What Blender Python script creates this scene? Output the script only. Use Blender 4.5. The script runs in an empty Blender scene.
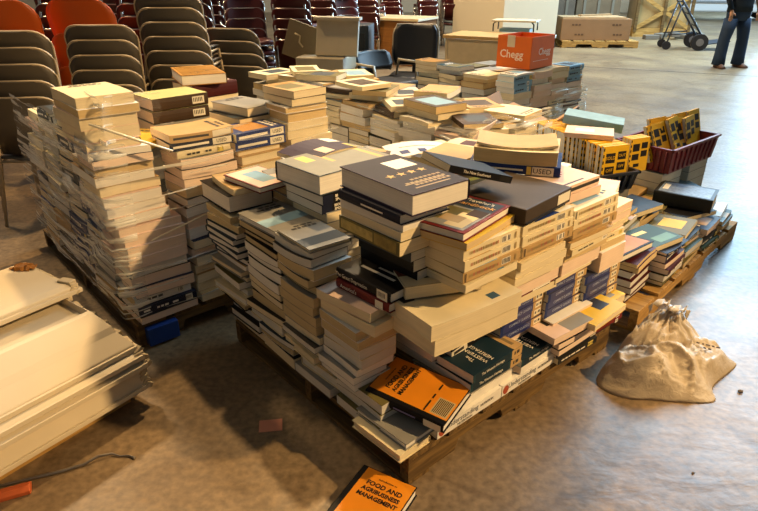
import bpy, bmesh, math, random
from mathutils import Vector, Matrix, noise
sc = bpy.context.scene
COL = sc.collection
PI = math.pi
R = math.radians

# ------------------------------------------------------------------ materials
def lin(c):
    c = c / 255.0
    return c / 12.92 if c <= 0.04045 else ((c + 0.055) / 1.055) ** 2.4
def rgb(h):
    return (lin(int(h[0:2], 16)), lin(int(h[2:4], 16)), lin(int(h[4:6], 16)), 1.0)
_M = {}
def nodes(name):
    m = bpy.data.materials.new(name); m.use_nodes = True
    nt = m.node_tree
    return m, nt, nt.nodes['Principled BSDF']
def mat(name, h, rough=0.5, spec=0.4, var=0.12, scale=14.0, metal=0.0, bump=0.0):
    """plain coloured surface with a little uneven wear"""
    if name in _M: return _M[name]
    m, nt, b = nodes(name)
    b.inputs['Roughness'].default_value = rough
    b.inputs['Specular IOR Level'].default_value = spec
    b.inputs['Metallic'].default_value = metal
    c = rgb(h)
    tc = nt.nodes.new('ShaderNodeTexCoord')
    n = nt.nodes.new('ShaderNodeTexNoise'); n.inputs['Scale'].default_value = scale; n.inputs['Detail'].default_value = 5
    nt.links.new(tc.outputs['Object'], n.inputs['Vector'])
    mx = nt.nodes.new('ShaderNodeMix'); mx.data_type = 'RGBA'
    mx.inputs[6].default_value = tuple(x * (1 - var) for x in c[:3]) + (1,)
    mx.inputs[7].default_value = tuple(min(1, x * (1 + var)) for x in c[:3]) + (1,)
    nt.links.new(n.outputs['Fac'], mx.inputs[0]); nt.links.new(mx.outputs[2], b.inputs['Base Color'])
    if bump:
        bp = nt.nodes.new('ShaderNodeBump'); bp.inputs['Strength'].default_value = bump; bp.inputs['Distance'].default_value = 0.01
        nt.links.new(n.outputs['Fac'], bp.inputs['Height']); nt.links.new(bp.outputs['Normal'], b.inputs['Normal'])
    _M[name] = m
    return m
def page_mat(name, h):
    """paper block: fine leaf lines across the thickness"""
    if name in _M: return _M[name]
    m, nt, b = nodes(name)
    b.inputs['Roughness'].default_value = 0.8; b.inputs['Specular IOR Level'].default_value = 0.15
    c = rgb(h)
    tc = nt.nodes.new('ShaderNodeTexCoord'); mp = nt.nodes.new('ShaderNodeMapping')
    mp.inputs['Scale'].default_value = (3, 3, 420)
    nt.links.new(tc.outputs['Object'], mp.inputs['Vector'])
    n = nt.nodes.new('ShaderNodeTexNoise'); n.inputs['Scale'].default_value = 1.0; n.inputs['Detail'].default_value = 3
    nt.links.new(mp.outputs['Vector'], n.inputs['Vector'])
    n2 = nt.nodes.new('ShaderNodeTexNoise'); n2.inputs['Scale'].default_value = 9; n2.inputs['Detail'].default_value = 3
    nt.links.new(tc.outputs['Object'], n2.inputs['Vector'])
    ad = nt.nodes.new('ShaderNodeMath'); ad.operation = 'MULTIPLY_ADD'; ad.inputs[1].default_value = 0.5
    nt.links.new(n2.outputs['Fac'], ad.inputs[0]); 
    ml = nt.nodes.new('ShaderNodeMath'); ml.operation = 'MULTIPLY'; ml.inputs[1].default_value = 0.6
    nt.links.new(n.outputs['Fac'], ml.inputs[0]); nt.links.new(ml.outputs[0], ad.inputs[2])
    mx = nt.nodes.new('ShaderNodeMix'); mx.data_type = 'RGBA'
    mx.inputs[6].default_value = tuple(x * 0.62 for x in c[:3]) + (1,)
    mx.inputs[7].default_value = tuple(min(1, x * 1.16) for x in c[:3]) + (1,)
    nt.links.new(ad.outputs[0], mx.inputs[0]); nt.links.new(mx.outputs[2], b.inputs['Base Color'])
    _M[name] = m
    return m
def wood_mat(name, h1, h2, sx=2.0):
    if name in _M: return _M[name]
    m, nt, b = nodes(name)
    b.inputs['Roughness'].default_value = 0.75; b.inputs['Specular IOR Level'].default_value = 0.2
    tc = nt.nodes.new('ShaderNodeTexCoord'); mp = nt.nodes.new('ShaderNodeMapping'); mp.inputs['Scale'].default_value = (sx, 22, 22)
    nt.links.new(tc.outputs['Object'], mp.inputs['Vector'])
    n = nt.nodes.new('ShaderNodeTexNoise'); n.inputs['Scale'].default_value = 2.2; n.inputs['Detail'].default_value = 7; n.inputs['Distortion'].default_value = 0.8
    nt.links.new(mp.outputs['Vector'], n.inputs['Vector'])
    r = nt.nodes.new('ShaderNodeValToRGB'); r.color_ramp.elements[0].color = rgb(h1); r.color_ramp.elements[1].color = rgb(h2)
    r.color_ramp.elements[0].position = 0.32; r.color_ramp.elements[1].position = 0.72
    nt.links.new(n.outputs['Fac'], r.inputs['Fac']); nt.links.new(r.outputs['Color'], b.inputs['Base Color'])
    _M[name] = m
    return m

PG = {'cream': page_mat('pages_cream', 'E2D2AC'), 'white': page_mat('pages_white', 'E6E0D2'), 'grey': page_mat('pages_grey', 'CFCBBE'),
      'tan': page_mat('pages_tan', 'D0B684'), 'pink': page_mat('pages_pinkish', 'E6CDB4'), 'old': page_mat('pages_old', 'C2AE84')}
PGN = {'cream': 'cream', 'white': 'white', 'grey': 'grey-white', 'tan': 'tan', 'pink': 'pinkish', 'old': 'yellowed'}
COVER = {'black': '1B1A1C', 'charcoal': '34332F', 'navy': '1C2440', 'blue': '28418C', 'teal': '2B5560', 'green': '3F5A38', 'olive': '6B6238',
         'maroon': '5E1F20', 'red': '97302A', 'brown': '5A4330', 'tan': 'B59562', 'cream': 'DCCDA4', 'white': 'E4DFD2', 'grey': '8D8A80',
         'purple': '4A3A55', 'orange': 'D8791E', 'yellow': 'D9B02C', 'sky': '7FA2B4', 'gold': 'A9782E', 'pink': 'DDBFA8', 'slate': '4C5964'}
def dk(h, f=.72): return ''.join('%02X' % int(int(h[i:i + 2], 16) * f) for i in (0, 2, 4))
def cov(c): return mat('cover_' + c, dk(COVER[c]) if c in ('black', 'charcoal', 'navy', 'blue', 'teal', 'green', 'maroon', 'brown', 'slate', 'purple', 'red') else COVER[c], 0.5, 0.18, 0.16)
PRINT_DARK = mat('print_dark', '2A2622', 0.5); PRINT_LIGHT = mat('print_light', 'E8E0CC', 0.5); STICKER = mat('sticker_white', 'DED6BE', 0.5)
STICKER_Y = mat('sticker_yellow', 'D6BE5A', 0.5); PRINT_RED = mat('print_red', 'A83A2C', 0.5); PRINT_GOLD = mat('print_gold', 'C9A050', 0.4)
INK = mat('ink_black', '15120F', 0.5)

# ------------------------------------------------------------------ mesh helpers
class MB:
    def __init__(s): s.bm = bmesh.new(); s.mats = []
    def mi(s, m):
        if m not in s.mats: s.mats.append(m)
        return s.mats.index(m)
    def face(s, pts, m):
        vs = [s.bm.verts.new(p) for p in pts]
        f = s.bm.faces.new(vs); f.material_index = s.mi(m); return f
    def box(s, c, d, m, rot=None, taper=None):
        k = s.mi(m); v = []
        for z in (-1, 1):
            for x, y in ((-1, -1), (1, -1), (1, 1), (-1, 1)):
                t = (taper if (taper and z > 0) else 1.0)
                p = Vector((x * d[0] / 2 * t, y * d[1] / 2 * t, z * d[2] / 2))
                if rot is not None: p = rot @ p
                v.append(s.bm.verts.new(p + Vector(c)))
        for q in ((3, 2, 1, 0), (4, 5, 6, 7), (0, 1, 5, 4), (1, 2, 6, 5), (2, 3, 7, 6), (3, 0, 4, 7)):
            s.bm.faces.new([v[i] for i in q]).material_index = k
    def tube(s, pts, r, m, n=8, closed=False):
        k = s.mi(m); pts = [Vector(p) for p in pts]; rings = []
        N = len(pts)
        for i, p in enumerate(pts):
            a = pts[i - 1] if (i > 0 or closed) else p
            b = pts[(i + 1) % N] if (i < N - 1 or closed) else p
            t = (b - a).normalized()
            up = Vector((0, 0, 1)) if abs(t.z) < 0.9 else Vector((1, 0, 0))
            x = t.cross(up).normalized(); y = x.cross(t)
            rr = r[i] if isinstance(r, (list, tuple)) else r
            rings.append([s.bm.verts.new(p + (x * math.cos(q * 2 * PI / n) + y * math.sin(q * 2 * PI / n)) * rr) for q in range(n)])
        for i in range(N if closed else N - 1):
            A, B = rings[i], rings[(i + 1) % N]
            for q in range(n):
                f = s.bm.faces.new((A[q], A[(q + 1) % n], B[(q + 1) % n], B[q])); f.material_index = k; f.smooth = True
        if not closed:
            s.bm.faces.new(rings[0]).material_index = k; s.bm.faces.new(rings[-1][::-1]).material_index = k
    def loft(s, rings, m, cap=True, smooth=True):
        k = s.mi(m); rs = [[s.bm.verts.new(p) for p in r] for r in rings]; n = len(rs[0])
        for i in range(len(rs) - 1):
            for q in range(n):
                f = s.bm.faces.new((rs[i][q], rs[i][(q + 1) % n], rs[i + 1][(q + 1) % n], rs[i + 1][q])); f.material_index = k; f.smooth = smooth
        if cap:
            s.bm.faces.new(rs[0][::-1]).material_index = k; s.bm.faces.new(rs[-1]).material_index = k
    def cyl(s, a, b, r, m, n=20): s.tube([a, b], r, m, n)
    def prism(s, poly, axis_pts, m):
        """poly: list of (y,z), extruded between x0 and x1"""
        k = s.mi(m); x0, x1 = axis_pts
        a = [s.bm.verts.new((x0, y, z)) for y, z in poly]; b = [s.bm.verts.new((x1, y, z)) for y, z in poly]
        n = len(poly)
        for i in range(n): s.bm.faces.new((a[i], a[(i + 1) % n], b[(i + 1) % n], b[i])).material_index = k
        s.bm.faces.new(a[::-1]).material_index = k; s.bm.faces.new(b).material_index = k
    def build(s, name, parent=None, bevel=0.0, loc=None, rotz=None):
        bmesh.ops.recalc_face_normals(s.bm, faces=s.bm.faces)
        me = bpy.data.meshes.new(name); s.bm.to_mesh(me); s.bm.free()
        for m in s.mats: me.materials.append(m)
        o = bpy.data.objects.new(name, me); COL.objects.link(o)
        if parent: o.parent = parent
        if loc is not None: o.location = loc
        if rotz is not None: o.rotation_euler = (0, 0, rotz)
        if bevel:
            b = o.modifiers.new('bevel', 'BEVEL'); b.width = bevel; b.segments = 2; b.limit_method = 'ANGLE'
        return o
def tag(o, label, cat, group=None, kind=None):
    o['label'] = label; o['category'] = cat
    if group: o['group'] = group
    if kind: o['kind'] = kind
    return o
def empty(name, loc=(0, 0, 0), rotz=0.0):
    o = bpy.data.objects.new(name, None); COL.objects.link(o); o.location = loc; o.rotation_euler = (0, 0, rotz); o.empty_display_size = 0.05
    return o
def copy_thing(o, parent=None):
    c = o.copy(); COL.objects.link(c)
    if parent: c.parent = parent
    for ch in o.children: copy_thing(ch, c)
    return c
def text(body, size, m, parent, loc, rot, name='lettering', sx=1.0, bold=0.0, align='CENTER', depth=0.0003):
    cu = bpy.data.curves.new('t', 'FONT'); cu.body = body; cu.size = size; cu.align_x = align; cu.align_y = 'CENTER'
    cu.extrude = depth; cu.offset = bold; cu.resolution_u = 2; cu.space_line = 0.95
    t = bpy.data.objects.new('t', cu); COL.objects.link(t)
    dg = bpy.context.evaluated_depsgraph_get(); dg.update()
    me = bpy.data.meshes.new_from_object(t.evaluated_get(dg)); bpy.data.objects.remove(t); bpy.data.curves.remove(cu)
    me.name = name; me.materials.clear(); me.materials.append(m)
    o = bpy.data.objects.new(name, me); COL.objects.link(o); o.parent = parent; o.location = loc
    o.rotation_euler = rot; o.scale = (sx, 1, 1)
    return o
TOP = (0, 0, 0)

# ------------------------------------------------------------------ books
def warp(bm, bend, twist, L, W, curl=0.0):
    if not (bend or twist or curl): return
    for v in bm.verts:
        a = v.co.x / (L / 2); b = v.co.y / (W / 2)
        v.co.z += bend * (a * a - 0.35) + twist * a * b + curl * max(0, a) ** 2 * max(0, b + .6)
def slab(b, x0, x1, y0, y1, z0, z1, m, nx=6, ny=4):
    """box with a subdivided grid so that it can bend"""
    k = b.mi(m); V = {}
    def g(i, j, t):
        if (i, j, t) not in V:
            V[(i, j, t)] = b.bm.verts.new((x0 + (x1 - x0) * i / nx, y0 + (y1 - y0) * j / ny, z1 if t else z0))
        return V[(i, j, t)]
    for i in range(nx):
        for j in range(ny):
            b.bm.faces.new((g(i, j, 1), g(i + 1, j, 1), g(i + 1, j + 1, 1), g(i, j + 1, 1))).material_index = k
            b.bm.faces.new((g(i, j, 0), g(i, j + 1, 0), g(i + 1, j + 1, 0), g(i + 1, j, 0))).material_index = k
    for i in range(nx):
        b.bm.faces.new((g(i, 0, 0), g(i + 1, 0, 0), g(i + 1, 0, 1), g(i, 0, 1))).material_index = k
        b.bm.faces.new((g(i, ny, 1), g(i + 1, ny, 1), g(i + 1, ny, 0), g(i, ny, 0))).material_index = k
    for j in range(ny):
        b.bm.faces.new((g(0, j, 1), g(0, j + 1, 1), g(0, j + 1, 0), g(0, j, 0))).material_index = k
        b.bm.faces.new((g(nx, j, 0), g(nx, j + 1, 0), g(nx, j + 1, 1), g(nx, j, 1))).material_index = k
def panel(b, x0, x1, y0, y1, z, m, nx=4):
    """a printed area of the cover, a hair above it"""
    k = b.mi(m)
    for i in range(nx):
        xa = x0 + (x1 - x0) * i / nx; xb = x0 + (x1 - x0) * (i + 1) / nx
        b.bm.faces.new([b.bm.verts.new(p) for p in ((xa, y0, z), (xb, y0, z), (xb, y1, z), (xa, y1, z))]).material_index = k
def spine_panel(b, x0, x1, z0, z1, y, m):
    b.face(((x0, y, z0), (x1, y, z0), (x1, y, z1), (x0, y, z1)), m)

def book(loc, yaw, L, W, T, cover='cream', pages='cream', hard=False, label='', group=None, design=None, spine=None,
         bend=0.0, twist=0.0, curl=0.0, tilt=(0, 0), name=None, back=None, spine_mat=None, rng=None):
    """origin at the centre of the underside; X = height of the book, spine on -Y, thickness Z"""
    r = rng or random
    nm = name or ('hardcover_book' if hard else 'paperback_book')
    root = empty(nm, loc)
    root.rotation_euler = Matrix.Rotation(yaw, 3, 'Z').to_4x4().to_3x3().to_euler() if not (tilt[0] or tilt[1]) else \
        (Matrix.Rotation(yaw, 3, 'Z') @ Matrix.Rotation(tilt[0], 3, 'X') @ Matrix.Rotation(tilt[1], 3, 'Y')).to_euler()
    cm = cov(cover); bmx = cov(back) if back else cm; sm = spine_mat or cm
    b = MB(); c = MB()
    if hard:
        t = 0.003; o = 0.0045
        slab(b, -L / 2, L / 2, -W / 2 + 0.004, W / 2, 0, t, bmx); slab(b, -L / 2, L / 2, -W / 2 + 0.004, W / 2, T - t, T, cm)
        ns = 5; prev = None; rows = []
        for i in range(ns + 1):
            a = -PI / 2 + PI * i / ns
            rows.append((-W / 2 + 0.004 - 0.006 * math.cos(a), T / 2 + T / 2 * math.sin(a)))
        k = b.mi(sm)
        nxs = 6
        for i in range(ns):
            for q in range(nxs):
                xa = -L / 2 + L * q / nxs; xb = -L / 2 + L * (q + 1) / nxs
                f = b.bm.faces.new([b.bm.verts.new(p) for p in ((xa, rows[i][0], rows[i][1]), (xb, rows[i][0], rows[i][1]), (xb, rows[i + 1][0], rows[i + 1][1]), (xa, rows[i + 1][0], rows[i + 1][1]))])
                f.material_index = k
        sy = -W / 2 - 0.0025
        slab(c, -L / 2 + o, L / 2 - o, -W / 2 + 0.003, W / 2 - o, t, T - t, PG[pages])
        ny = 4
        for v in c.bm.verts:      # hollow fore edge
            if v.co.y > W / 2 - o - 1e-5: v.co.y -= 0.0
    else:
        t = 0.0011
        slab(b, -L / 2, L / 2, -W / 2 + t, W / 2, 0, t, bmx); slab(b, -L / 2, L / 2, -W / 2 + t, W / 2, T - t, T, cm)
        slab(b, -L / 2, L / 2, -W / 2, -W / 2 + t, 0, T, sm, 6, 1)
        sy = -W / 2 - 0.0004
        slab(c, -L / 2 + 0.0007, L / 2 - 0.0007, -W / 2 + t, W / 2 - 0.0007, t, T - t, PG[pages])
    if design:
        for q_, (x0, x1, y0, y1, m) in enumerate(design): panel(b, x0 * L, x1 * L, y0 * W, y1 * W, T + 0.0003 + 0.00012 * q_, m)
    if spine:
        for q_, (x0, x1, z0, z1, m) in enumerate(spine): spine_panel(b, x0 * L, x1 * L, z0 * T, z1 * T, sy - (0.0016 if hard else 0) - 0.00008 * q_, m)
    warp(b.bm, bend, twist, L, W, curl); warp(c.bm, bend, twist, L, W, curl)
    b.build('cover', root); c.build('pages', root)
    tag(root, label, 'book', group)
    return root

ORD = ['top', 'second', 'third', 'fourth', 'fifth', 'sixth', 'seventh', 'eighth', 'ninth', 'tenth', 'eleventh', 'twelfth', 'thirteenth',
       'fourteenth', 'fifteenth', 'sixteenth', 'seventeenth', 'eighteenth', 'nineteenth', 'twentieth', 'twenty-first', 'twenty-second',
       'twenty-third', 'twenty-fourth', 'twenty-fifth', 'twenty-sixth', 'twenty-seventh', 'twenty-eighth', 'twenty-ninth', 'thirtieth']
class Frame:
    def __init__(s, x, y, deg): s.o = Vector((x, y, 0)); s.a = R(deg); s.c = math.cos(s.a); s.s = math.sin(s.a)
    def w(s, u, v, z=0.0):        # u runs away along the left-hand face, v away along the right-hand face
        return Vector((s.o.x + v * s.c - u * s.s, s.o.y + v * s.s + u * s.c, z))
F1 = Frame(0.0947, 1.4463, 41.0)
FL = Frame(-1.06, 2.24, 41.5)
FB = Frame(0.47, 3.02, 41.0)
FC = Frame(1.03, 4.72, 41.0)
F2 = Frame(1.185, 2.36, 46.3)
YAW = {('L', 'fore'): 90, ('L', 'spine'): -90, ('L', 'head'): 180, ('R', 'fore'): 180, ('R', 'spine'): 0, ('R', 'head'): 90}
DARKS = ['black', 'charcoal', 'navy', 'brown', 'maroon', 'teal', 'slate', 'blue', 'green', 'purple']
LIGHTS = ['cream', 'white', 'tan', 'pink', 'cream', 'sky', 'grey', 'olive']
NBOOK = [0]
STUFF = []
def rnd_spine(r):
    out = []
    if r.random() < 0.75:
        x = r.uniform(0.18, 0.36); out.append((x, min(0.48, x + r.uniform(0.1, 0.16)), 0.12, 0.88, r.choice([STICKER, STICKER, STICKER_Y, PRINT_LIGHT])))
        a, bb = out[0][0], out[0][1]
        n = 6
        for q in range(n):
            if r.random() < 0.7: out.append((a + (bb - a) * (q + .25) / n, a + (bb - a) * (q + .75) / n, 0.3, 0.7, INK))
    x = -0.42
    while x < 0.12:
        w = r.uniform(0.03, 0.12)
        if r.random() < 0.7: out.append((x, x + w, 0.38, 0.62, None))
        x += w + 0.02
    return out
def rnd_design(r, dark):
    inkm = PRINT_LIGHT if dark else PRINT_DARK
    out = []
    k = r.random()
    if k < 0.4: out.append((-0.3, 0.22, -0.36, 0.36, cov(r.choice(['grey', 'slate', 'tan', 'brown', 'olive', 'sky', 'gold']))))
    elif k < 0.7: out.append((r.uniform(-.5, -.2), r.uniform(-.15, .2), -0.5, 0.5, cov(r.choice(DARKS + LIGHTS))))
    y = -0.34
    while y < 0.2:
        w = r.uniform(.06, .16); out.append((0.3, 0.36, y, y + w, inkm)); y += w + .03
    y = -0.3
    while y < 0.1:
        w = r.uniform(.06, .16); out.append((0.4, 0.44, y, y + w, inkm)); y += w + .03
    return out
def column(F, side, face, c, z0, z1, wid, stackname, group, seed, modes=('fore', 'head', 'spine'), pages=('cream', 'white', 'grey', 'tan', 'pink'),
           covers=None, thick=(0.022, 0.045), hardp=0.3, aspect=0.76, bendk=0.006, lean=(0, 0), jit=0.015, yawj=2.6, top=None, maxdepth=0.30, stuff=False, shift=0.0):
    """one stack of books with its outer side on the given face"""
    r = random.Random(seed); specs = []; z = z0
    covers = covers or (LIGHTS + DARKS)
    last = None
    while z < z1 - 0.012:
        T = r.uniform(*thick)
        if z + T > z1: T = max(0.014, z1 - z)
        if last and r.random() < 0.45: mode, cv, pg, hard, T2 = last; T = T2 if z + T2 <= z1 + .01 else T
        else:
            mode = r.choice(modes); cv = r.choice(covers); pg = r.choice(pages); hard = r.random() < hardp
        last = (mode, cv, pg, hard, T)
        specs.append((mode, cv, pg, hard, T, z)); z += T + 0.0006
    n = len(specs); sag = r.choice([-1, 1, 1]) * r.uniform(.6, 1.6) * bendk
    for i, (mode, cv, pg, hard, T, zz) in enumerate(specs):
        if mode == 'head': W = wid * r.uniform(.9, 1.0); L = min(maxdepth, W / aspect); dep = L
        else: L = wid * r.uniform(.93, 1.0); W = min(L * aspect * r.uniform(.95, 1.05), maxdepth); dep = W
        f = face + dep / 2 + r.uniform(-jit, jit) + lean[0] * (zz - z0)
        cc = c + r.uniform(-jit, jit) * 0.7 + lean[1] * (zz - z0) + shift
        u, v = (cc, f) if side == 'L' else (f, cc)
        istop = i == n - 1
        dark = cv in DARKS
        sp = None; de = None
        if mode == 'spine':
            sp = [(a, bb, p, q, m or (PRINT_LIGHT if dark else PRINT_DARK)) for a, bb, p, q, m in rnd_spine(r)]
        if istop: de = rnd_design(r, dark)
        k = n - 1 - i
        face_word = {'fore': 'page edges out', 'head': 'end out', 'spine': 'spine out'}[mode]
        desc = f"{PGN[pg]}-paged {cv} {'hardcover' if hard else 'paperback'}"
        lab = f"{desc}, {ORD[k]} {'book' if k == 0 else 'from top'}, {stackname}"
        loc = F.w(u, v, zz)
        yaw = F.a + R(YAW[(side, mode)] + r.uniform(-yawj, yawj))
        if stuff: STUFF.append((loc, yaw, L, W, T, cv, pg)); r.random(); continue
        book(loc, yaw, L, W, T, cv, pg, hard, lab, group, de, sp, bend=0.0 if hard else sag * (zz - z0) / (z1 - z0) * (.7 if mode == 'head' else 1), rng=r)
        NBOOK[0] += 1
    return z

GM = 'books stacked on the central pallet'; GL = 'books stacked on the left pallet'; GB = 'books on the rear pallet behind the central pile'
GC = 'books under the orange carton'; G2 = 'books on the right-hand pallet'

# ---- central pallet, shaded left-hand face: low course and tall stacks
P0 = 0.118
SH = ('cream', 'white', 'grey', 'grey', 'old')
LM = ['cream', 'charcoal', 'grey', 'tan', 'white', 'black', 'cream', 'white', 'brown', 'grey', 'slate', 'olive']
FH = ('fore', 'fore', 'head')
column(F1, 'L', 0.005, 1.005, P0, 0.215, 0.25, 'low course at far end of shaded side', GM, 1, FH, SH, LM, (.03, .045), .3)
column(F1, 'L', 0.0, 0.755, P0, 0.225, 0.245, 'low course, second block from far shaded end', GM, 2, FH, SH, LM, (.03, .05), .2)
column(F1, 'L', 0.0, 0.505, P0, 0.215, 0.245, 'low course at middle of shaded side', GM, 3, FH, SH, LM, (.035, .05), .3)
column(F1, 'L', 0.0, 0.255, P0, 0.225, 0.245, 'low course nearest front corner, shaded side', GM, 4, FH, SH, LM, (.035, .05), .4)
column(F1, 'L', -0.005, 1.10, 0.217, 0.625, 0.255, 'far-left stack of central pile', GM, 5, FH, SH, LM, (.022, .042), .25, bendk=.008, lean=(0, .10), yawj=4, jit=.016)
column(F1, 'L', 0.0, 0.835, 0.227, 0.675, 0.26, 'dark-topped stack on shaded side of pile', GM, 6, ('fore',), SH, ['charcoal', 'grey', 'charcoal', 'cream', 'black'], (.024, .048), .2, yawj=3.5, bendk=.012)
column(F1, 'L', -0.01, 0.578, 0.217, 0.69, 0.225, 'middle stack on shaded side of pile', GM, 7, ('fore',), SH, LM, (.024, .05), .2, bendk=.016, yawj=3.5)
column(F1, 'L', 0.0, 0.352, 0.227, 0.468, 0.215, 'stack under red and black books', GM, 8, FH, SH, LM, (.026, .045), .25, yawj=3, bendk=.008)
# upper row set back on the left
column(F1, 'L', 0.20, 1.12, 0.30, 0.64, 0.24, 'hidden second row at far left', GM, 9, FH, SH, LM, (.045, .06), .3, stuff=True)
column(F1, 'L', 0.22, 0.83, 0.30, 0.66, 0.26, 'second row', GM, 10, FH, SH, LM, (.045, .06), .3, stuff=True)
column(F1, 'L', 0.20, 0.99, 0.66, 0.765, 0.235, 'upper left stack behind dark-topped one', GM, 11, ('fore', 'head'), SH, LM, (.025, .04), .4)
column(F1, 'R', 0.655, 0.36, 0.30, 0.60, 0.30, 'hidden stack under big grey book', GM, 12, FH, SH, LM, (.04, .06), .3, stuff=True)
column(F1, 'R', 0.655, 0.33, 0.602, 0.705, 0.30, 'stack beneath big grey book', GM, 13, ('fore',), ('cream', 'pink', 'white'), LM, (.028, .04), .1)
# far-left topmost books
book(F1.w(1.185, .105, .640), F1.a + R(88), .265, .20, .072, 'black', 'white', True, 'thick black-edged hardcover with white page block topping far-left stack of central pile', GM)
book(F1.w(1.14, .11, .713), F1.a + R(84), .235, .165, .026, 'tan', 'cream', False, 'tan paperback lying on thick black-edged hardcover at far left', GM, rnd_design(random.Random(3), False), bend=.006)
book(F1.w(1.06, .15, .740), F1.a + R(96), .245, .18, .024, 'red', 'white', True, 'red hardcover with pale cover print beside sloping dark purple book', GM, [(-.48, .48, -.46, .46, cov('pink')), (-.3, .3, -.2, .2, cov('sky'))])
# the big grey book and the two black sport books
SPT = [(-.5, -.36, .0, 1, cov('navy'))]
for i in range(2):
    o = book(F1.w(.775, .335, .708 + i * .037), F1.a + R(0 + i * 1.5), .33, .235, .036, 'black', 'white', False,
             ('upper' if i else 'lower') + ' of two black paperbacks with white lettered spines under grey book', GM, spine=SPT)
    text('BIOMECHANICS OF', .0145, PRINT_LIGHT, o, (-.045, -.1185, .025), (PI / 2, 0, 0), 'spine_lettering', 1.0, .0004)
    text('SPORT AND EXERCISE', .0145, PRINT_LIGHT, o, (-.035, -.1185, .0105), (PI / 2, 0, 0), 'spine_lettering', 1.0, .0004)
g = book(F1.w(.80, .345, .784), F1.a + R(183), .38, .27, .075, 'slate', 'white', True, 'huge grey-green hardcover topping the left of the central pile', GM,
         [(-.49, .49, -.49, .49, mat('cover_stone', '7C7A6C', .45, .3, .2)), (-.42, -.36, -.4, .4, PRINT_GOLD), (.05, .1, -.35, .1, PRINT_GOLD), (.2, .32, -.4, -.1, STICKER_Y)], spine_mat=cov('charcoal'))
book(F1.w(.985, .36, .768), F1.a + R(75), .26, .19, .034, 'white', 'white', False, 'white paperback under the sloping dark purple book', GM)
pb = book(F1.w(.965, .40, .846), F1.a + R(186), .30, .215, .016, 'purple', 'cream', False, 'floppy dark purple book with yellow corner sagging beside grey book', GM,
     [(-.42, -.2, -.45, -.1, PRINT_LIGHT), (-.1, .35, -.4, .2, mat('cover_violet', '362D42', .5, .15)), (-.48, -.3, .1, .48, STICKER_Y), (.05, .22, .1, .45, cov('pink'))], bend=-.02)

# ---- hero stack: five-star blue book and what it lies on
bx = F1.w(.30, .17, 0)
gd = F1.a
book(F1.w(.325, .105, .470), gd + R(93), .27, .19, .040, 'cream', 'cream', False, 'cream paperback under red-spined book, shaded side', GM, bend=.005)
book(F1.w(.345, .095, .514), gd + R(97), .25, .18, .034, 'pink', 'cream', False, 'pinkish paperback with sunlit top at foot of red book', GM)
rb = book(F1.w(.30, .155, .550), gd + R(-86), .25, .20, .035, 'red', 'white', True, 'red hardcover with white title spine under Great Depression book', GM, spine=[(.26, .40, .1, .9, STICKER)])
text("America's", .020, PRINT_LIGHT, rb, (-.06, -.1055, .019), (PI / 2, 0, 0), 'spine_lettering')
kb = book(F1.w(.30, .165, .586), gd + R(-87), .26, .21, .036, 'black', 'white', True, 'black hardcover titled The Great Depression on shaded side', GM, [(-.3, .3, -.2, -.14, PRINT_LIGHT), (-.1, .25, -.05, .0, PRINT_LIGHT)], spine=[(.27, .45, .05, .95, STICKER)] + [(.29 + q * .022, .30 + q * .022, .3, .75, INK) for q in range(6)])
text('The Great Depression', .020, PRINT_LIGHT, kb, (-.05, -.1108, .018), (PI / 2, 0, 0), 'spine_lettering', .85)
book(F1.w(.30, .27, .623), gd + R(-88), .27, .20, .040, 'black', 'grey', False, 'filler paperback, black as gap shade, set back above the Great Depression book', GM)  # three dark fillers: their cover colours stand in for shade in the gap
book(F1.w(.30, .26, .664), gd + R(-90), .27, .20, .040, 'charcoal', 'grey', False, 'filler paperback, charcoal as gap shade, set back two above Great Depression book', GM)
book(F1.w(.30, .24, .705), gd + R(-88), .27, .20, .039, 'slate', 'grey', False, 'filler paperback, slate as gap shade, directly under mottled yellow spine', GM)
ys = book(F1.w(.300, .20, .745), gd + R(-91), .30, .22, .046, 'olive', 'cream', False, 'thick worn book with mottled yellow spine below blue five-star book', GM,
          spine=[(-.47, .08, .15, .85, mat('spine_mottle', 'B7A25A', .5, .3, .5, 60)), (.1, .45, .1, .9, mat('spine_mottle_dark', '8E7B3C', .5, .3, .6, 50))])
for i, (c_, p_) in enumerate((('white', 'cream'), ('cream', 'white'))):
    book(F1.w(.300, .195, .792 + i * .030), gd + R(90 + 2 * i), .29, .20, .029, c_, p_, False, ('upper ' if i else 'lower ') + c_ + ' paperback sandwiched above yellow-spined book', GM)
nb = book(F1.w(.290, .185, .852), gd + R(-91), .30, .205, .034, 'navy', 'white', True, 'navy hardcover with spine out directly below five-star book', GM, spine=[(-.1, .25, .42, .58, PRINT_LIGHT)])
hero = book(F1.w(.275, .212, .888), R(129), .350, .232, .066, 'purple', 'white', True, 'thick dark blue-purple hardcover with gold stars, highest in middle of pile', GM,
            [(-.49, .49, -.49, .49, mat('cover_indigo', '221F2B', .55, .12, .25)), (.10, .34, -.40, -.02, PRINT_LIGHT), (-.40, -.38, -.3, .3, mat('print_bronze', '8E7448', .4)), (-.30, -.28, -.34, .34, mat('print_bronze', '8E7448', .4))])
for i in range(4):
    s = MB(); cx, cy = -.012, .060 - i * .042
    pts = []
    for q in range(10):
        rr = .018 if q % 2 == 0 else .0075; a = q * PI / 5
        pts.append((cx + rr * math.cos(a), cy + rr * math.sin(a), .0672))
    c0 = (cx, cy, .0672)
    for q in range(10): s.face((c0, pts[q], pts[(q + 1) % 10]), PRINT_GOLD)
    s.build('gold_star', hero)
for i, wd in enumerate((7, 9, 8)):
    s = MB()
    for q in range(wd): s.box((-.072 - i * .022, -.08 + q * .018, .0671), (.011, .013, .0004), mat('print_bronze', '8E7448', .4))
    s.build('title_print', hero)
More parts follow.
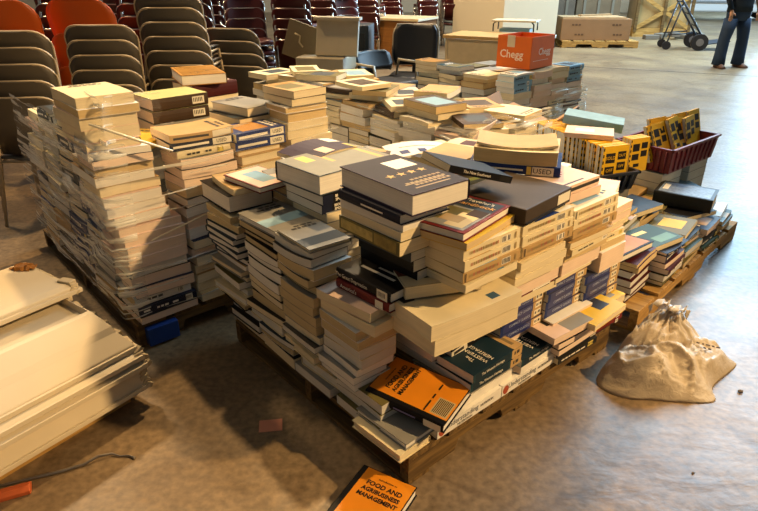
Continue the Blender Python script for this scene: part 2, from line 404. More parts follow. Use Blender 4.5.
bp = book(Vector((.292, 1.945, .912)), R(28), .27, .165, .024, 'black', 'cream', False, 'black-spined paperback leaning on edge of five-star book', GM, spine=[(.3, .47, .15, .85, cov('charcoal'))], tilt=(R(2), R(17)))
text('The New Southwest', .014, PRINT_LIGHT, bp, (-.02, -.0833, .012), (PI / 2, 0, 0), 'spine_lettering')

# ---- handbook and the book beneath it
book(F1.w(.112, .335, .783), gd + R(190), .30, .19, .024, 'yellow', 'tan', False, 'yellow-covered paperback beneath red-bordered handbook', GM, bend=.004)
hb = book(F1.w(.122, .328, .809), gd + R(191), .29, .182, .028, 'red', 'white', True, 'red-bordered hardcover handbook with pictured cover on front stack', GM,
          [(-.45, .45, -.43, .43, cov('slate')), (-.14, .44, -.3, .42, cov('grey')), (-.1, .3, -.42, .1, cov('olive')), (.0, .4, .0, .36, mat('cover_sand', 'D8BC84', .5)), (.12, .3, -.2, .2, cov('tan')), (-.14, .05, .1, .4, cov('brown'))])
text("Traveler's", .030, PRINT_LIGHT, hb, (-.108, .0, .0296), (0, 0, PI / 2), 'title_lettering', .9)
text('Handbook', .034, mat('print_amber', 'DDA65A', .4), hb, (-.074, .0, .0296), (0, 0, PI / 2), 'title_lettering', 1.0)

# ---- magazines with printed cream spines along the sunlit side
MAGC = ['cream', 'cream', 'tan']
def mag(u, v, z, L, T, lab, seed, yaw=0.0, W=.215):
    r = random.Random(seed)
    sp = [(.16, .32, .2, .8, PRINT_LIGHT)] + [(.17 + q * .025, .185 + q * .025, .25, .75, INK) for q in range(6) if r.random() < .8]
    x = -.4
    while x < .1:
        w = r.uniform(.010, .022); sp.append((x, x + w, .36, .66, mat('print_soft', 'A8905F', .6) if r.random() < .7 else mat('print_rosy', 'B8765A', .6))); x += w + .014
    sp += [(.40, .425, .2, .8, mat('print_soft', 'A8905F', .6))] + ([(-.47, -.455, .1, .9, PRINT_DARK)] if r.random() < .5 else [])
    book(F1.w(u + W / 2, v, z), gd + R(yaw), L, W, T, r.choice(MAGC), 'cream', False, lab, GM, rnd_design(r, False), sp)
for i in range(3):
    mag(.0 + .004 * i, .345, .672 + i * .0365, .27, .036, ('lowest', 'middle', 'upper')[i] + ' cream-spined workbook beneath handbook, front block of three', 30 + i, (-1, 1, 0)[i])
for i in range(3):
    mag(.0 + .004 * i, .64, .668 + i * .036, .29, .0355, ('lowest', 'middle', 'upper')[i] + ' cream-spined workbook in second block from front corner', 40 + i)
for i in range(3):
    mag(.004 + .003 * i, .95, .645 + i * .036, .30, .0355, ('lowest', 'middle', 'upper')[i] + ' cream-spined workbook in third block, far sunlit end', 50 + i)
for i in range(2):
    book(F1.w(.155, 1.215, .60 + i * .034), gd + R(92 + i), .23, .16, .033, 'cream', 'pink', False, ('lower' if i == 0 else 'upper') + ' cream paperback closing far end of workbook row', GM)

# ---- cream block at the front corner
cb1 = book(F1.w(.110, .275, .525), gd + R(174), .38, .275, .055, 'cream', 'cream', False, 'large cream-covered paperback with blue square jutting at front corner', GM,
     [(-.30, -.20, .30, .42, mat('print_blue', '35566E', .5)), (.34, .46, -.30, -.06, PRINT_DARK)], bend=.006)
book(F1.w(.112, .28, .468), gd + R(176), .37, .27, .056, 'cream', 'cream', False, 'second large cream paperback under the one with blue square', GM, bend=.005)
book(F1.w(.205, .335, .405), gd + R(183), .33, .27, .060, 'white', 'cream', False, 'thick white paperback at base of jutting cream block', GM)
book(F1.w(.185, .275, .586), gd + R(155), .26, .19, .046, 'brown', 'cream', False, 'brown-red covered book with cream band wedged beneath workbooks', GM,
     [(-.5, .5, -.5, .5, mat('cover_rust', '7A4028', .4, .4, .3, 12)), (-.5, .5, .12, .5, cov('cream')), (-.3, .2, .22, .28, PRINT_DARK), (.0, .3, -.3, .0, mat('print_rust', 'A8603A', .5))])
# stack behind the orange book
column(F1, 'L', 0.275, 0.275, 0.235, 0.404, 0.22, 'stack right behind orange book at corner', GM, 14, FH, ('grey', 'white', 'grey'), ['slate', 'grey', 'white', 'teal'], (.04, .055), .0)
# low front corner: nutrition books, grey hardcovers
for i in range(2):
    o = book(F1.w(.135, .295 + i * .335, P0), gd, .33, .27, .047, 'white', 'white', False, ('nearest' if i == 0 else 'farther') + ' white Understanding Nutrition book lowest on sunlit side', GM)
    text('Understanding', .030, mat('print_slate', '5A6068', .5), o, (-.045, -.1356, .029), (PI / 2, 0, 0), 'spine_lettering', .95)
    text('NUTRITION', .014, PRINT_DARK, o, (-.03, -.1356, .0085), (PI / 2, 0, 0), 'spine_lettering')
    text('NUTRITION', .016, PRINT_DARK, o, (.085, -.1356, .025), (PI / 2, 0, 0), 'spine_lettering', .8)
    f = MB()
    n = 14
    ring = [(-.143 + .017 * math.cos(a * 2 * PI / n), -.1356, .022 + .017 * math.sin(a * 2 * PI / n) * (1 - .15 * math.cos(a * 4 * PI / n))) for a in range(n)]
    f.face(ring, mat('print_apple', 'A4482A', .5)); f.face(((-.141, -.1357, .037), (-.133, -.1357, .044), (-.138, -.1357, .036)), cov('green'))
    f.build('fruit_print', o)
book(F1.w(.12, .03, P0), gd + R(92), .23, .14, .030, 'cream', 'cream', True, 'cream hardcover poking out below orange book on corner', GM)
book(F1.w(.13, .065, .149), gd + R(92), .24, .15, .024, 'grey', 'white', True, 'grey hardcover with white edge under orange book', GM)
for i in range(2):
    book(F1.w(.14, .40, .166 + i * .034), gd + R(0), .27, .25, .033, ('white', 'grey')[i], ('white', 'grey')[i], i == 1, ('white paperback' , 'grey hardcover')[i] + ' under the nearest Western Heritage pair', GM)
WHD = [(-.5, .5, -.5, .5, mat('cover_midnight', '152A35', .5, .18, .25, 8)), (.32, .5, -.5, .5, cov('tan')), (.38, .44, -.35, .35, mat('print_khaki', '7D6A45', .5))]
def heritage(u, v, z, yaw, lab, title=True):
    o = book(F1.w(u, v, z), gd + R(yaw), .275, .165, .034, 'teal', 'white', False, lab, GM, WHD, spine=[(.28, .5, 0, 1, cov('tan')), (.33, .36, .3, .7, PRINT_DARK), (.38, .44, .3, .7, PRINT_DARK), (-.46, .24, 0.02, .98, mat('cover_midnight', '152A35', .5, .18, .25, 8))])
    text('The Western Heritage', .016, PRINT_LIGHT, o, (-.03, -.0833, .017), (PI / 2, 0, 0), 'spine_lettering', .85)
    if title:
        text('The', .024, PRINT_LIGHT, o, (-.072, -.012, .0352), (0, 0, PI / 2), 'title_lettering')
        text('WESTERN', .024, PRINT_LIGHT, o, (-.042, -.012, .0352), (0, 0, PI / 2), 'title_lettering')
        text('HERITAGE', .024, PRINT_LIGHT, o, (-.012, -.012, .0352), (0, 0, PI / 2), 'title_lettering')
    return o
heritage(.078, .415, .2345, 0, 'lower of two dark teal Western Heritage textbooks near corner', False)
heritage(.079, .42, .270, 1.5, 'upper dark teal Western Heritage textbook, tan band facing right')
book(F1.w(.13, .705, .166), gd + R(2), .28, .25, .030, 'white', 'pink', False, 'white paperback under the farther Western Heritage copy', GM)
heritage(.085, .705, .197, 1, 'single Western Heritage copy farther along sunlit side below blue spines')
for i in range(2):
    book(F1.w(.215, .455, .312 + i * .034), gd + R(0), .29, .20, .032, 'black', 'white', False, ('lower' if i == 0 else 'upper') + ' sloping black-spined paperback above the Western Heritage pair', GM, spine=[(-.5, -.22, .08, .92, STICKER), (-.46, -.28, .3, .7, PRINT_DARK), (-.1, .3, .4, .6, PRINT_LIGHT)], tilt=(0, R(-7)))
# recessed blue spines, three little stacks
BLUE = mat('cover_royal', '222C66', .35, .5, .15)
def blues(u, v, z, n, tag_, s0):
    for i in range(n):
        o = book(F1.w(u + .10 + .003 * (i % 2), v, z + i * .036), gd + R((i % 3) - 1), .265, .20, .0355, 'blue', 'grey', False, f"{('lowest', 'second', 'third', 'fourth', 'fifth')[i]} blue-spined paperback in {tag_}", GM,
                 [(-.5, .5, -.5, .5, mat('cover_dusk', '3C3D50', .4, .4, .3, 10)), (-.3, -.1, -.2, .1, cov('tan'))], spine=[(-.44, .2, .02, .98, BLUE), (.2, .5, .02, .98, cov('tan')), (.26, .42, .15, .85, STICKER), (.28, .31, .35, .65, PRINT_DARK), (.33, .34, .35, .65, PRINT_DARK), (.36, .40, .35, .65, PRINT_DARK)])
        text('COMPACT CLASSICS', .016, mat('print_paleblue', 'A9B2CC', .5), o, (-.02, -.1008, .019), (PI / 2, 0, 0), 'spine_lettering', .85)
column(F1, 'R', .09, .67, .232, .275, .27, 'layer under nearest blue spines', GM, 15, ('fore',), ('pink', 'grey'), ['white', 'slate'], (.04, .045), 0)
blues(.075, .66, .278, 4, 'nearest blue stack', 1)
blues(.060, .915, .292, 4, 'middle blue stack', 2)
blues(.040, 1.155, .255, 4, 'farthest blue stack', 3)
# cream and pink layers under and over the blue spines
column(F1, 'R', -.02, .915, P0, .245, .28, 'sunlit low course under middle blue stack', GM, 16, ('fore', 'spine'), ('pink', 'cream', 'pink'), ['white', 'navy', 'charcoal', 'cream'], (.022, .036), .2)
column(F1, 'R', .03, .92, .247, .29, .27, 'layer right beneath middle blue stack', GM, 17, ('fore',), ('pink',), ['white'], (.04, .044), 0)
column(F1, 'R', -.015, 1.18, P0, .215, .24, 'sunlit low course at far end', GM, 18, ('fore', 'spine'), ('pink', 'cream', 'tan'), ['white', 'black', 'red', 'cream'], (.022, .034), .2)
column(F1, 'R', -.0, 1.18, .217, .252, .24, 'layer beneath farthest blue stack', GM, 19, ('fore',), ('cream',), ['yellow'], (.034, .036), 0)
# loose books lying in front of the middle blue stack
book(F1.w(.03, .835, .250), gd + R(176), .24, .15, .030, 'pink', 'pink', False, 'grey and pink paperback lying before middle blue stack', GM, [(-.5, .1, -.5, .5, cov('grey')), (.15, .3, -.3, 0, PRINT_DARK)])
book(F1.w(.0, 1.035, .250), gd + R(182), .25, .16, .026, 'yellow', 'cream', False, 'tan paperback with yellow panel low between blue stacks', GM, [(-.3, .0, -.4, .2, PRINT_DARK)])
# red-striped long pair and pale page blocks over the blue spines
column(F1, 'R', .075, .70, .424, .452, .30, 'layer topping nearest blue stack', GM, 20, ('fore',), ('cream',), ['cream'], (.024, .028), 0)
column(F1, 'R', .065, .955, .438, .47, .28, 'layer topping middle blue stack', GM, 21, ('fore',), ('cream',), ['maroon'], (.024, .032), 0)
book(F1.w(.175, .70, .453), gd + R(0), .31, .23, .018, 'red', 'cream', True, 'thin red-spined hardcover under pinkish page block', GM, spine=[(-.1, .25, .3, .7, PRINT_LIGHT)])
for i, vv in enumerate((.675, .955, 1.185)):
    book(F1.w(.165 - .01 * i, vv, .472 if i == 0 else (.472 if i == 1 else .401)), gd + R(180), (.29, .265, .19)[i], .23, .068 if i < 2 else .09, 'white', 'pink', False,
         ('nearest', 'middle', 'farthest')[i] + ' thick pinkish-paged book above the blue spines', GM)
column(F1, 'R', .01, .36, .634, .671, .27, 'layer under front workbook block', GM, 23, ('fore',), ('cream',), ['cream'], (.024, .028), 0)
column(F1, 'R', .015, .65, .542, .666, .29, 'cream layers under second workbook block', GM, 24, ('fore', 'spine'), ('cream', 'tan'), ['cream', 'tan'], (.024, .034), 0)
column(F1, 'R', .02, .95, .542, .643, .29, 'cream layers under third workbook block', GM, 25, ('fore', 'spine'), ('cream', 'tan'), ['cream', 'tan'], (.024, .034), 0)
column(F1, 'R', .05, 1.195, .492, .598, .18, 'cream layers at far end of workbooks', GM, 26, ('fore', 'spine'), ('cream', 'tan', 'pink'), ['cream', 'tan'], (.024, .034), 0)
# hidden core of the central pile
rr = random.Random(77)
def core(F, u0, u1, v0, v1, z0, z1, s):
    r = random.Random(s); u = u0
    while u + .2 < u1 + .01:
        v = v0
        while v + .26 < v1 + .01:
            z = z0
            while z < z1 - .02:
                T = min(r.uniform(.04, .07), z1 - z)
                STUFF.append((F.w(u + .1, v + .13, z), F.a, .255, .195, T, r.choice(LM), r.choice(['cream', 'white']))); z += T + .0006
            v += .265
        u += .205
core(F1, .345, .96, .50, 1.22, P0, .655, 1)
core(F1, .30, .62, .255, .50, .24, .54, 2)
# ---- books scattered over the top of the central pile
ZT = .66
for i, (u, v, z, yaw, L, W, T, cvv, pg, hd, lab, de) in enumerate([
    (.46, .62, ZT, 5, .27, .21, .05, 'tan', 'cream', False, 'tan paperback flat behind five-star book', 1),
    (.62, .78, ZT, -10, .28, .22, .05, 'cream', 'cream', False, 'cream paperback in middle of pile top', 2),
    (.85, .62, ZT, 12, .28, .22, .06, 'olive', 'tan', False, 'olive book at back left of pile top', 3),
    (.85, .92, ZT, -6, .28, .22, .06, 'cream', 'cream', False, 'cream book at rear of pile top', 4),
    (.50, .95, ZT, 3, .30, .24, .06, 'grey', 'white', False, 'grey paperback beneath open thick volume', 5),
    (.48, 1.22, ZT, 8, .28, .22, .06, 'white', 'cream', False, 'white paperback near the yellow guides', 6),
    (.80, 1.18, ZT, -4, .28, .22, .05, 'brown', 'cream', False, 'brown paperback at far edge of pile top', 7),
    (.66, .58, ZT + .06, 30, .25, .19, .03, 'brown', 'tan', True, 'brown picture-covered hardcover near grey book', 8),
    (.60, .83, ZT + .055, 175, .27, .21, .03, 'yellow', 'cream', False, 'yellow-edged paperback behind black leaning book', 9),
    (.83, .70, ZT + .065, -25, .27, .20, .025, 'sky', 'white', False, 'pale blue and white brochure book at pile rear', 10),
    (.86, .98, ZT + .065, 15, .26, .19, .03, 'white', 'cream', False, 'white booklet with blue squares at pile rear', 11),
    (.74, .96, ZT + .098, -18, .25, .19, .02, 'cream', 'cream', False, 'cream booklet with maroon panel at pile rear', 12),
]):
    r = random.Random(100 + i)
    d = rnd_design(r, cvv in DARKS)
    if 'blue squares' in lab: d = [(-.3, -.2, -.3, -.1, cov('blue')), (-.1, .0, -.3, -.1, cov('blue')), (.1, .2, -.3, -.1, cov('blue'))]
    if 'maroon panel' in lab: d = [(-.2, .2, -.25, .25, cov('maroon'))]
    book(F1.w(u, v, z), gd + R(yaw), L, W, T, cvv, pg, hd, lab, GM, d, bend=.008 if not hd else 0, rng=r)
for i, (u, v, z, yaw, L, W, T, cvv, pg, lab, de, bd) in enumerate([
    (.93, .60, .735, 8, .28, .22, .055, 'grey', 'cream', 'thick grey paperback propping picture booklets at pile rear', None, 0),
    (.78, .86, .755, -8, .28, .22, .050, 'cream', 'cream', 'thick cream paperback under striped booklet at pile rear', None, 0),
    (.92, .60, .792, 40, .27, .21, .012, 'brown', 'cream', 'glossy picture booklet sagging behind huge grey hardcover', [(-.45, .0, -.45, .1, cov('maroon')), (.05, .45, -.4, .4, cov('tan')), (-.4, 0, .15, .45, cov('purple'))], -.022),
    (.80, .80, .807, -28, .28, .21, .010, 'white', 'white', 'white booklet with blue photo squares curling at pile rear', [(-.34, -.2, -.35, -.1, cov('blue')), (-.05, .08, -.35, -.1, cov('blue')), (.2, .36, -.35, -.05, cov('sky')), (-.3, .3, .1, .14, PRINT_DARK)], -.016),
    (.62, .80, .805, 12, .27, .20, .028, 'tan', 'tan', 'yellowed paperback with dark spine behind black leaning book', [(-.5, -.3, -.5, .5, cov('black'))], .004),
    (.70, 1.02, .800, 20, .26, .20, .014, 'cream', 'cream', 'thin cream pamphlet with maroon square at rear of pile', [(-.1, .25, -.25, .2, cov('maroon'))], -.012),
]):
    book(F1.w(u, v, z), gd + R(yaw), L, W, T, cvv, pg, False, lab, GM, de, bend=bd)
# grey-brown binder box
bxm = mat('cover_taupe', '42382E', .55, .14, .25, 9); bxd = mat('cover_taupe_dark', '4A4039', .5)
b = empty('binder_box', F1.w(.155, .635, .780), gd + R(6))
m = MB(); m.box((0, 0, .028), (.31, .27, .056), bxm); m.build('case', b, .004)
m = MB(); m.box((.10, -.1358, .03), (.085, .001, .034), STICKER); m.build('spine_label', b)
m = MB(); m.box((-.02, -.137, .006), (.26, .004, .008), INK); m.build('lower_edge', b)
tag(b, 'large worn grey-brown binder case lying in centre of pile top', 'binder')
# blue-spined volume and the open thick volume on it
v1 = book(F1.w(.345, .89, .825), gd + R(-58), .34, .22, .036, 'blue', 'white', True, 'blue hardcover with used sticker on spine under open volume', GM, spine=[(.2, .43, .06, .94, STICKER), (-.35, .1, .4, .6, PRINT_LIGHT), (.14, .19, .06, .94, STICKER_Y)])
text('USED', .026, INK, v1, (.105, -.1155, .018), (PI / 2, 0, 0), 'spine_lettering', 1.1)
book(F1.w(.345, .89, .862), gd + R(122), .31, .22, .052, 'cream', 'tan', False, 'thick coverless tan-paged volume lying on blue hardcover', GM, bend=.006)
book(F1.w(.355, .895, .916), gd + R(127), .30, .20, .010, 'tan', 'cream', False, 'thin tan booklet curling on top of thick volume', GM, bend=.016)
fr = book(F1.w(.57, 1.17, .725), gd + R(-45), .24, .17, .018, 'tan', 'cream', True, 'tan frame-like book with black panel beside yellow guides', GM, [(.08, .42, -.38, .38, cov('charcoal'))])
# pink and white books at the right of the top
book(F1.w(.155, .905, .756), gd + R(-3), .27, .19, .032, 'pink', 'cream', False, 'lower pinkish paperback at right edge of pile top', GM)
p1 = book(F1.w(.16, .90, .789), gd + R(0), .27, .19, .034, 'pink', 'cream', False, 'pinkish paperback with red title right of binder case', GM, [(-.45, .2, -.42, -.37, PRINT_DARK), (.05, .12, .0, .4, PRINT_RED), (.16, .22, .1, .4, PRINT_RED), (-.05, .03, -.06, .06, PRINT_DARK)], spine=[(-.5, .5, .3, .7, PRINT_DARK)])
p2 = book(F1.w(.235, 1.205, .669), gd + R(-68), .29, .215, .042, 'pink', 'cream', False, 'broad pinkish paperback with red lettering at pile far right end', GM, [(-.3, -.2, -.2, .35, PRINT_RED), (.0, .06, -.05, .05, PRINT_DARK), (-.38, -.33, -.35, .0, PRINT_RED)])

# ---- the two orange books
AMB = mat('cover_amber', 'E08A1C', .3, .5, .25, 7)
def agri(loc, yaw, lab, tilt):
    o = book(loc, yaw, .30, .20, .036, 'black', 'white', True, lab, 'orange agribusiness textbooks', [(-.49, .49, -.39, .485, AMB), (.27, .47, -.36, .02, mat('sticker_beige', 'C8AE78', .5))], spine=[(-.42, -.2, .3, .7, PRINT_LIGHT), (.26, .47, .1, .9, STICKER), (-.12, .16, .4, .6, mat('print_violet', '77709A', .5))], tilt=tilt)
    z = .0368
    rt = (0, 0, PI / 2)
    text('Introduction to', .0105, INK, o, (-.118, .012, z), rt, 'title_lettering')
    text('FOOD AND', .025, INK, o, (-.092, .012, z), rt, 'title_lettering', .95, .0007)
    text('AGRIBUSINESS', .0225, INK, o, (-.066, .012, z), rt, 'title_lettering', .92, .0007)
    text('MANAGEMENT', .0225, INK, o, (-.041, .012, z), rt, 'title_lettering', .92, .0007)
    s = MB()
    for q in range(9): s.box((.088 + q * .0058, -.034, .0372), (.0026, .066, .0003), INK)
    for q, wd in enumerate((.050, .022, .03)): s.box((.062, -.050 + q * .048, .0371), (.006, wd, .0003), INK)
    s.build('barcode_print', o)
    return o
agri(F1.w(.122, .158, .208), R(-33.5), 'orange agribusiness textbook resting on front corner of pile', (R(6.0), R(2.5)))
agri(Vector((-.040, 1.325, 0.001)), R(240), 'orange agribusiness textbook lying alone on concrete floor', (0, 0))

# ------------------------------------------------------------------ pallets
PW = wood_mat('pallet_wood', '4A3822', '7D6238'); PWD = wood_mat('pallet_wood_dark', '4A3924', '7A6038'); PWL = wood_mat('pallet_wood_light', '8F6A34', 'C29A58')
BLP = mat('paint_blue', '1D3F88', .6, .3, .3)
def pallet(F, lu, lv, lab, wm=PW, h=.115, deck=7, u0=0.0, v0=0.0, sm=None):
    root = empty('wooden_pallet', F.w(u0, v0, 0), F.a)
    sm = sm or wm
    for i in range(deck):          # deck boards run along u (local y)
        w = lv / deck * .84; x = lv / deck * (i + .5)
        if i == 0: x = w / 2
        if i == deck - 1: x = lv - w / 2
        m = MB(); m.box((0, 0, 0), (lu, w, .018), wm); o = m.build('deck_board', root, .002); o.location = (x, lu / 2, h - .009); o.rotation_euler = (0, 0, PI / 2)
    for j in range(3):             # stringers run along v with two fork notches
        y = (.019, lu / 2, lu - .019)[j]
        hb = h - .018 - .016
        L = lv; a = lv * .18; b2 = lv * .40
        poly = [(-L / 2, 0), (-L / 2, hb), (L / 2, hb), (L / 2, 0), (L / 2 - a, 0), (L / 2 - a - .02, hb * .55), (L / 2 - b2 + .02, hb * .55), (L / 2 - b2, 0), (-L / 2 + b2, 0), (-L / 2 + b2 - .02, hb * .55), (-L / 2 + a + .02, hb * .55), (-L / 2 + a, 0)]
        m = MB(); k = m.mi(sm)
        A = [m.bm.verts.new((x, -.019, z)) for x, z in poly]; B = [m.bm.verts.new((x, .019, z)) for x, z in poly]; n = len(poly)
        for q in range(n): m.bm.faces.new((A[q], A[(q + 1) % n], B[(q + 1) % n], B[q]))
        m.bm.faces.new(A); m.bm.faces.new(B[::-1])
        o = m.build('stringer', root); o.location = (lv / 2, y, .016)
    for i in range(3):
        x = (.05, lv / 2, lv - .05)[i]
        m = MB(); m.box((0, 0, 0), (lu, .095, .016), wm); o = m.build('bottom_board', root, .002); o.location = (x, lu / 2, .008); o.rotation_euler = (0, 0, PI / 2)
    tag(root, lab, 'pallet')
    return root
pallet(F1, 1.12, 1.22, 'worn brown wooden pallet under the central book pile', PW)
pallet(F2, 1.05, 1.50, 'wooden pallet with golden-brown edge under right-hand books', PWL)
pallet(FL, 1.45, 1.10, 'dark wooden pallet under the shrink-wrapped left stacks', PWD)
m = MB(); m.box((0, 0, 0), (.14, .05, .085), BLP); o = m.build('corner_block', bpy.data.objects['wooden_pallet.002'], .003); o.location = (.10, -.012, .052); o['label'] = 'blue painted corner block'
pallet(FB, 2.2, .62, 'dark wooden pallet under rear books behind central pile', PWD)
pallet(FC, .95, 1.0, 'wooden pallet beneath the stack carrying orange carton', PWD)

# ------------------------------------------------------------------ left pallet
LP = ('pink', 'cream', 'pink', 'white', 'tan')
LC = ['white', 'cream', 'brown', 'tan', 'navy', 'grey', 'charcoal', 'pink']
z = column(FL, 'R', 0.0, .15, P0, .56, .27, 'front corner of wrapped left pallet', GL, 201, ('fore', 'fore', 'head', 'spine'), LP, LC, (.034, .05), .15, lean=(.03, .0))
z = column(FL, 'R', .03, .11, .565, .88, .255, 'upper front corner of wrapped left pallet', GL, 202, ('fore', 'fore', 'head'), LP, LC, (.032, .048), .15, lean=(.08, -.10))
column(FL, 'R', .06, .08, z, 1.09, .235, 'tall topmost column at left pallet corner', GL, 203, ('head',), LP, ['white', 'cream', 'pink'], (.032, .05), .2, aspect=.70, maxdepth=.34)
column(FL, 'R', .01, .43, P0, .62, .26, 'second column on sunlit side of left pallet', GL, 204, ('fore', 'fore', 'head'), LP, LC, (.038, .055), .15, stuff=False)
column(FL, 'R', .02, .43, .625, .83, .26, 'upper second column, sunlit side of left pallet', GL, 205, ('fore', 'spine', 'fore'), LP, LC, (.034, .05), .15)
column(FL, 'R', .02, .71, P0, .62, .25, 'hidden third column low', GL, 206, ('fore', 'spine'), LP, ['blue', 'navy', 'slate', 'cream'], (.05, .06), .15, stuff=True)
column(FL, 'R', .03, .71, .625, .775, .25, 'third column on sunlit side of left pallet', GL, 207, ('fore', 'fore', 'head'), LP, LC, (.034, .05), .15)
for i in range(2):
    o = book(FL.w(.14, .72, .777 + i * .040), FL.a + R(i * 3), .27, .20, .039, 'blue', 'cream', False, ('lower' if i == 0 else 'upper') + ' blue-spined paperback with used sticker on left pallet', GL, rnd_design(random.Random(i), True), spine=[(.18, .46, .08, .92, STICKER), (-.45, .12, .35, .65, PRINT_LIGHT)])
    text('USED', .024, INK, o, (.087, -.1008, .019), (PI / 2, 0, 0), 'spine_lettering', .9)
for i in range(2):
    o = book(FL.w(.13, .43, .832 + i * .034), FL.a + R(-3 + i * 2), .29, .21, .033, ('navy', 'tan')[i], 'cream', False, ('navy-spined paperback with used sticker', 'tan patterned paperback')[i] + ' in middle of left pallet top', GL, rnd_design(random.Random(5 + i), i == 0), spine=[(.16, .46, .08, .92, STICKER), (-.45, .1, .35, .65, PRINT_LIGHT if i == 0 else PRINT_DARK)], bend=.006 * i)
    if i == 0: text('USED', .022, INK, o, (.087, -.1058, .0165), (PI / 2, 0, 0), 'spine_lettering', .9)
column(FL, 'R', .04, 1.0, P0, .60, .25, 'hidden fourth column low', GL, 208, ('fore', 'head'), LP, LC, (.05, .06), .15, stuff=True)
column(FL, 'R', .04, 1.0, .605, .935, .25, 'right end column of left pallet', GL, 209, ('fore', 'head', 'fore'), ('cream', 'tan', 'grey'), LC, (.036, .055), .2)
for i in range(2):
    o = book(FL.w(.155, .995, .938 + i * .036), FL.a + R(90 + i * 4), .25, .20, .035, 'black', 'cream', False, ('lower' if i == 0 else 'upper') + ' black-spined paperback topping right end of left pallet', GL, [(-.5, .5, -.4, .5, cov('tan')), (-.2, .3, -.2, .4, cov('olive')), (.3, .45, -.4, .45, cov('gold'))], spine=[(.1, .42, .1, .9, cov('grey'))] + [(.13 + q * .035, .15 + q * .035, .3, .7, INK) for q in range(7)])
# shaded left face of the left pallet
for j, (uc, zt) in enumerate(((.40, .93), (.68, .96), (.96, .90), (1.24, .84))):
    column(FL, 'L', .02, uc, P0, .50, .26, ('first', 'second', 'third', 'fourth')[j] + ' wrapped column leftward from left pallet corner', GL, 220 + j, ('fore', 'spine', 'head'), ('grey', 'white', 'cream'), LC + ['blue', 'red'], (.034, .055), .2, lean=(.02, 0), stuff=(j > 1))
    column(FL, 'L', .03, uc, .505, zt, .255, ('first', 'second', 'third', 'fourth')[j] + ' upper wrapped column leftward from left pallet corner', GL, 230 + j, ('fore', 'spine', 'head'), ('grey', 'white', 'cream'), LC + ['blue', 'red'], (.034, .055), .2, lean=(.05, 0), stuff=(j > 2))
core(FL, .30, 1.40, .30, 1.08, P0, .82, 5)
# loose ones on top of the left pallet
for i, (u, v, z, yaw, L, W, T, cvv, pg, hd, lab) in enumerate([
    (.48, .50, .825, 0, .28, .22, .05, 'grey', 'pink', False, 'grey paperback low in brown pair on left pallet'),
    (.48, .50, .877, 0, .28, .215, .056, 'brown', 'pink', True, 'lower brown-spined hardcover with barcode sticker on left pallet'),
    (.48, .50, .935, 2, .28, .215, .056, 'brown', 'pink', True, 'upper brown-spined hardcover with barcode sticker on left pallet'),
    (.72, .80, .825, 10, .27, .21, .09, 'cream', 'grey', False, 'cream paperback in stack under gold book'),
    (.72, .80, .917, 5, .27, .21, .07, 'maroon', 'cream', True, 'maroon hardcover under gold-covered book on left pallet'),
    (.74, .78, .99, 75, .32, .23, .052, 'gold', 'white', True, 'gold-brown glossy hardcover high at rear of left pallet'),
    (.36, .80, .825, 95, .28, .20, .05, 'charcoal', 'cream', False, 'charcoal paperback behind blue used-sticker pair'),
    (.38, .84, .877, 100, .28, .20, .042, 'grey', 'cream', True, 'grey hardcover with pale cover behind blue pair on left pallet'),
    (.90, .40, .825, 12, .28, .22, .03, 'orange', 'cream', False, 'orange-edged magazine beneath wrap on left pallet top'),
    (1.15, .45, .825, -8, .28, .22, .05, 'white', 'white', False, 'white paperback at back corner of left pallet'),
    (1.10, .80, .825, 4, .28, .22, .05, 'cream', 'white', False, 'cream paperback at rear right of left pallet'),
    (.30, .27, .825, 40, .26, .19, .03, 'yellow', 'tan', False, 'yellowish booklet tilted behind corner column of left pallet'),
]):
    r = random.Random(300 + i)
    sp = ([(.2, .42, .2, .8, STICKER)] + [(.22 + q * .03, .235 + q * .03, .35, .7, INK) for q in range(6)]) if 'barcode' in lab else None
    if cvv == 'gold': dz = [(-.45, .45, -.45, .45, mat('cover_burnish', 'A87A34', .25, .6, .5, 12))]
    elif 'brown-spined' in lab: dz = [(-.5, .5, -.5, .5, mat('cover_lime', 'C3BE7C', .4))]
    else: dz = rnd_design(r, cvv in DARKS)
    book(FL.w(u, v, z), FL.a + R(yaw), L, W, T, cvv, pg, hd, lab, GL, dz, sp, rng=r)

# ------------------------------------------------------------------ rear pallet (tops seen over the central pile)
core(FB, .02, 2.2, .02, .62, P0, .62, 8)
NAMES = ['first', 'second', 'third', 'fourth', 'fifth', 'sixth', 'seventh', 'eighth']
for j in range(8):
    column(FB, 'L', .0, .14 + j * .27, .625, (.70, .78, .74, .79, .77, .80, .78, .76)[j], .26, f"{NAMES[j]} stack from right along front of rear pallet", GB, 400 + j, ('fore', 'head'), ('cream', 'tan', 'cream', 'white'), ['cream', 'tan', 'white', 'grey', 'slate', 'cream'], (.034, .05), .2, yawj=8, jit=.02)
rB = random.Random(21)
FRAMED = [(-.32, .24, -.30, .30, cov('slate'))]
def scatter(F, pts, zfun, group, where):
    for i, (u, v, z, yaw, L, W, T, cvv, pg, de, lab) in enumerate(pts):
        book(F.w(u, v, z), F.a + R(yaw), L, W, T, cvv, pg, False, lab, group, de, bend=rB.uniform(0, .006))
sc_ = []
cvs = ['cream', 'tan', 'cream', 'white', 'grey', 'cream', 'pink', 'brown', 'tan', 'olive']
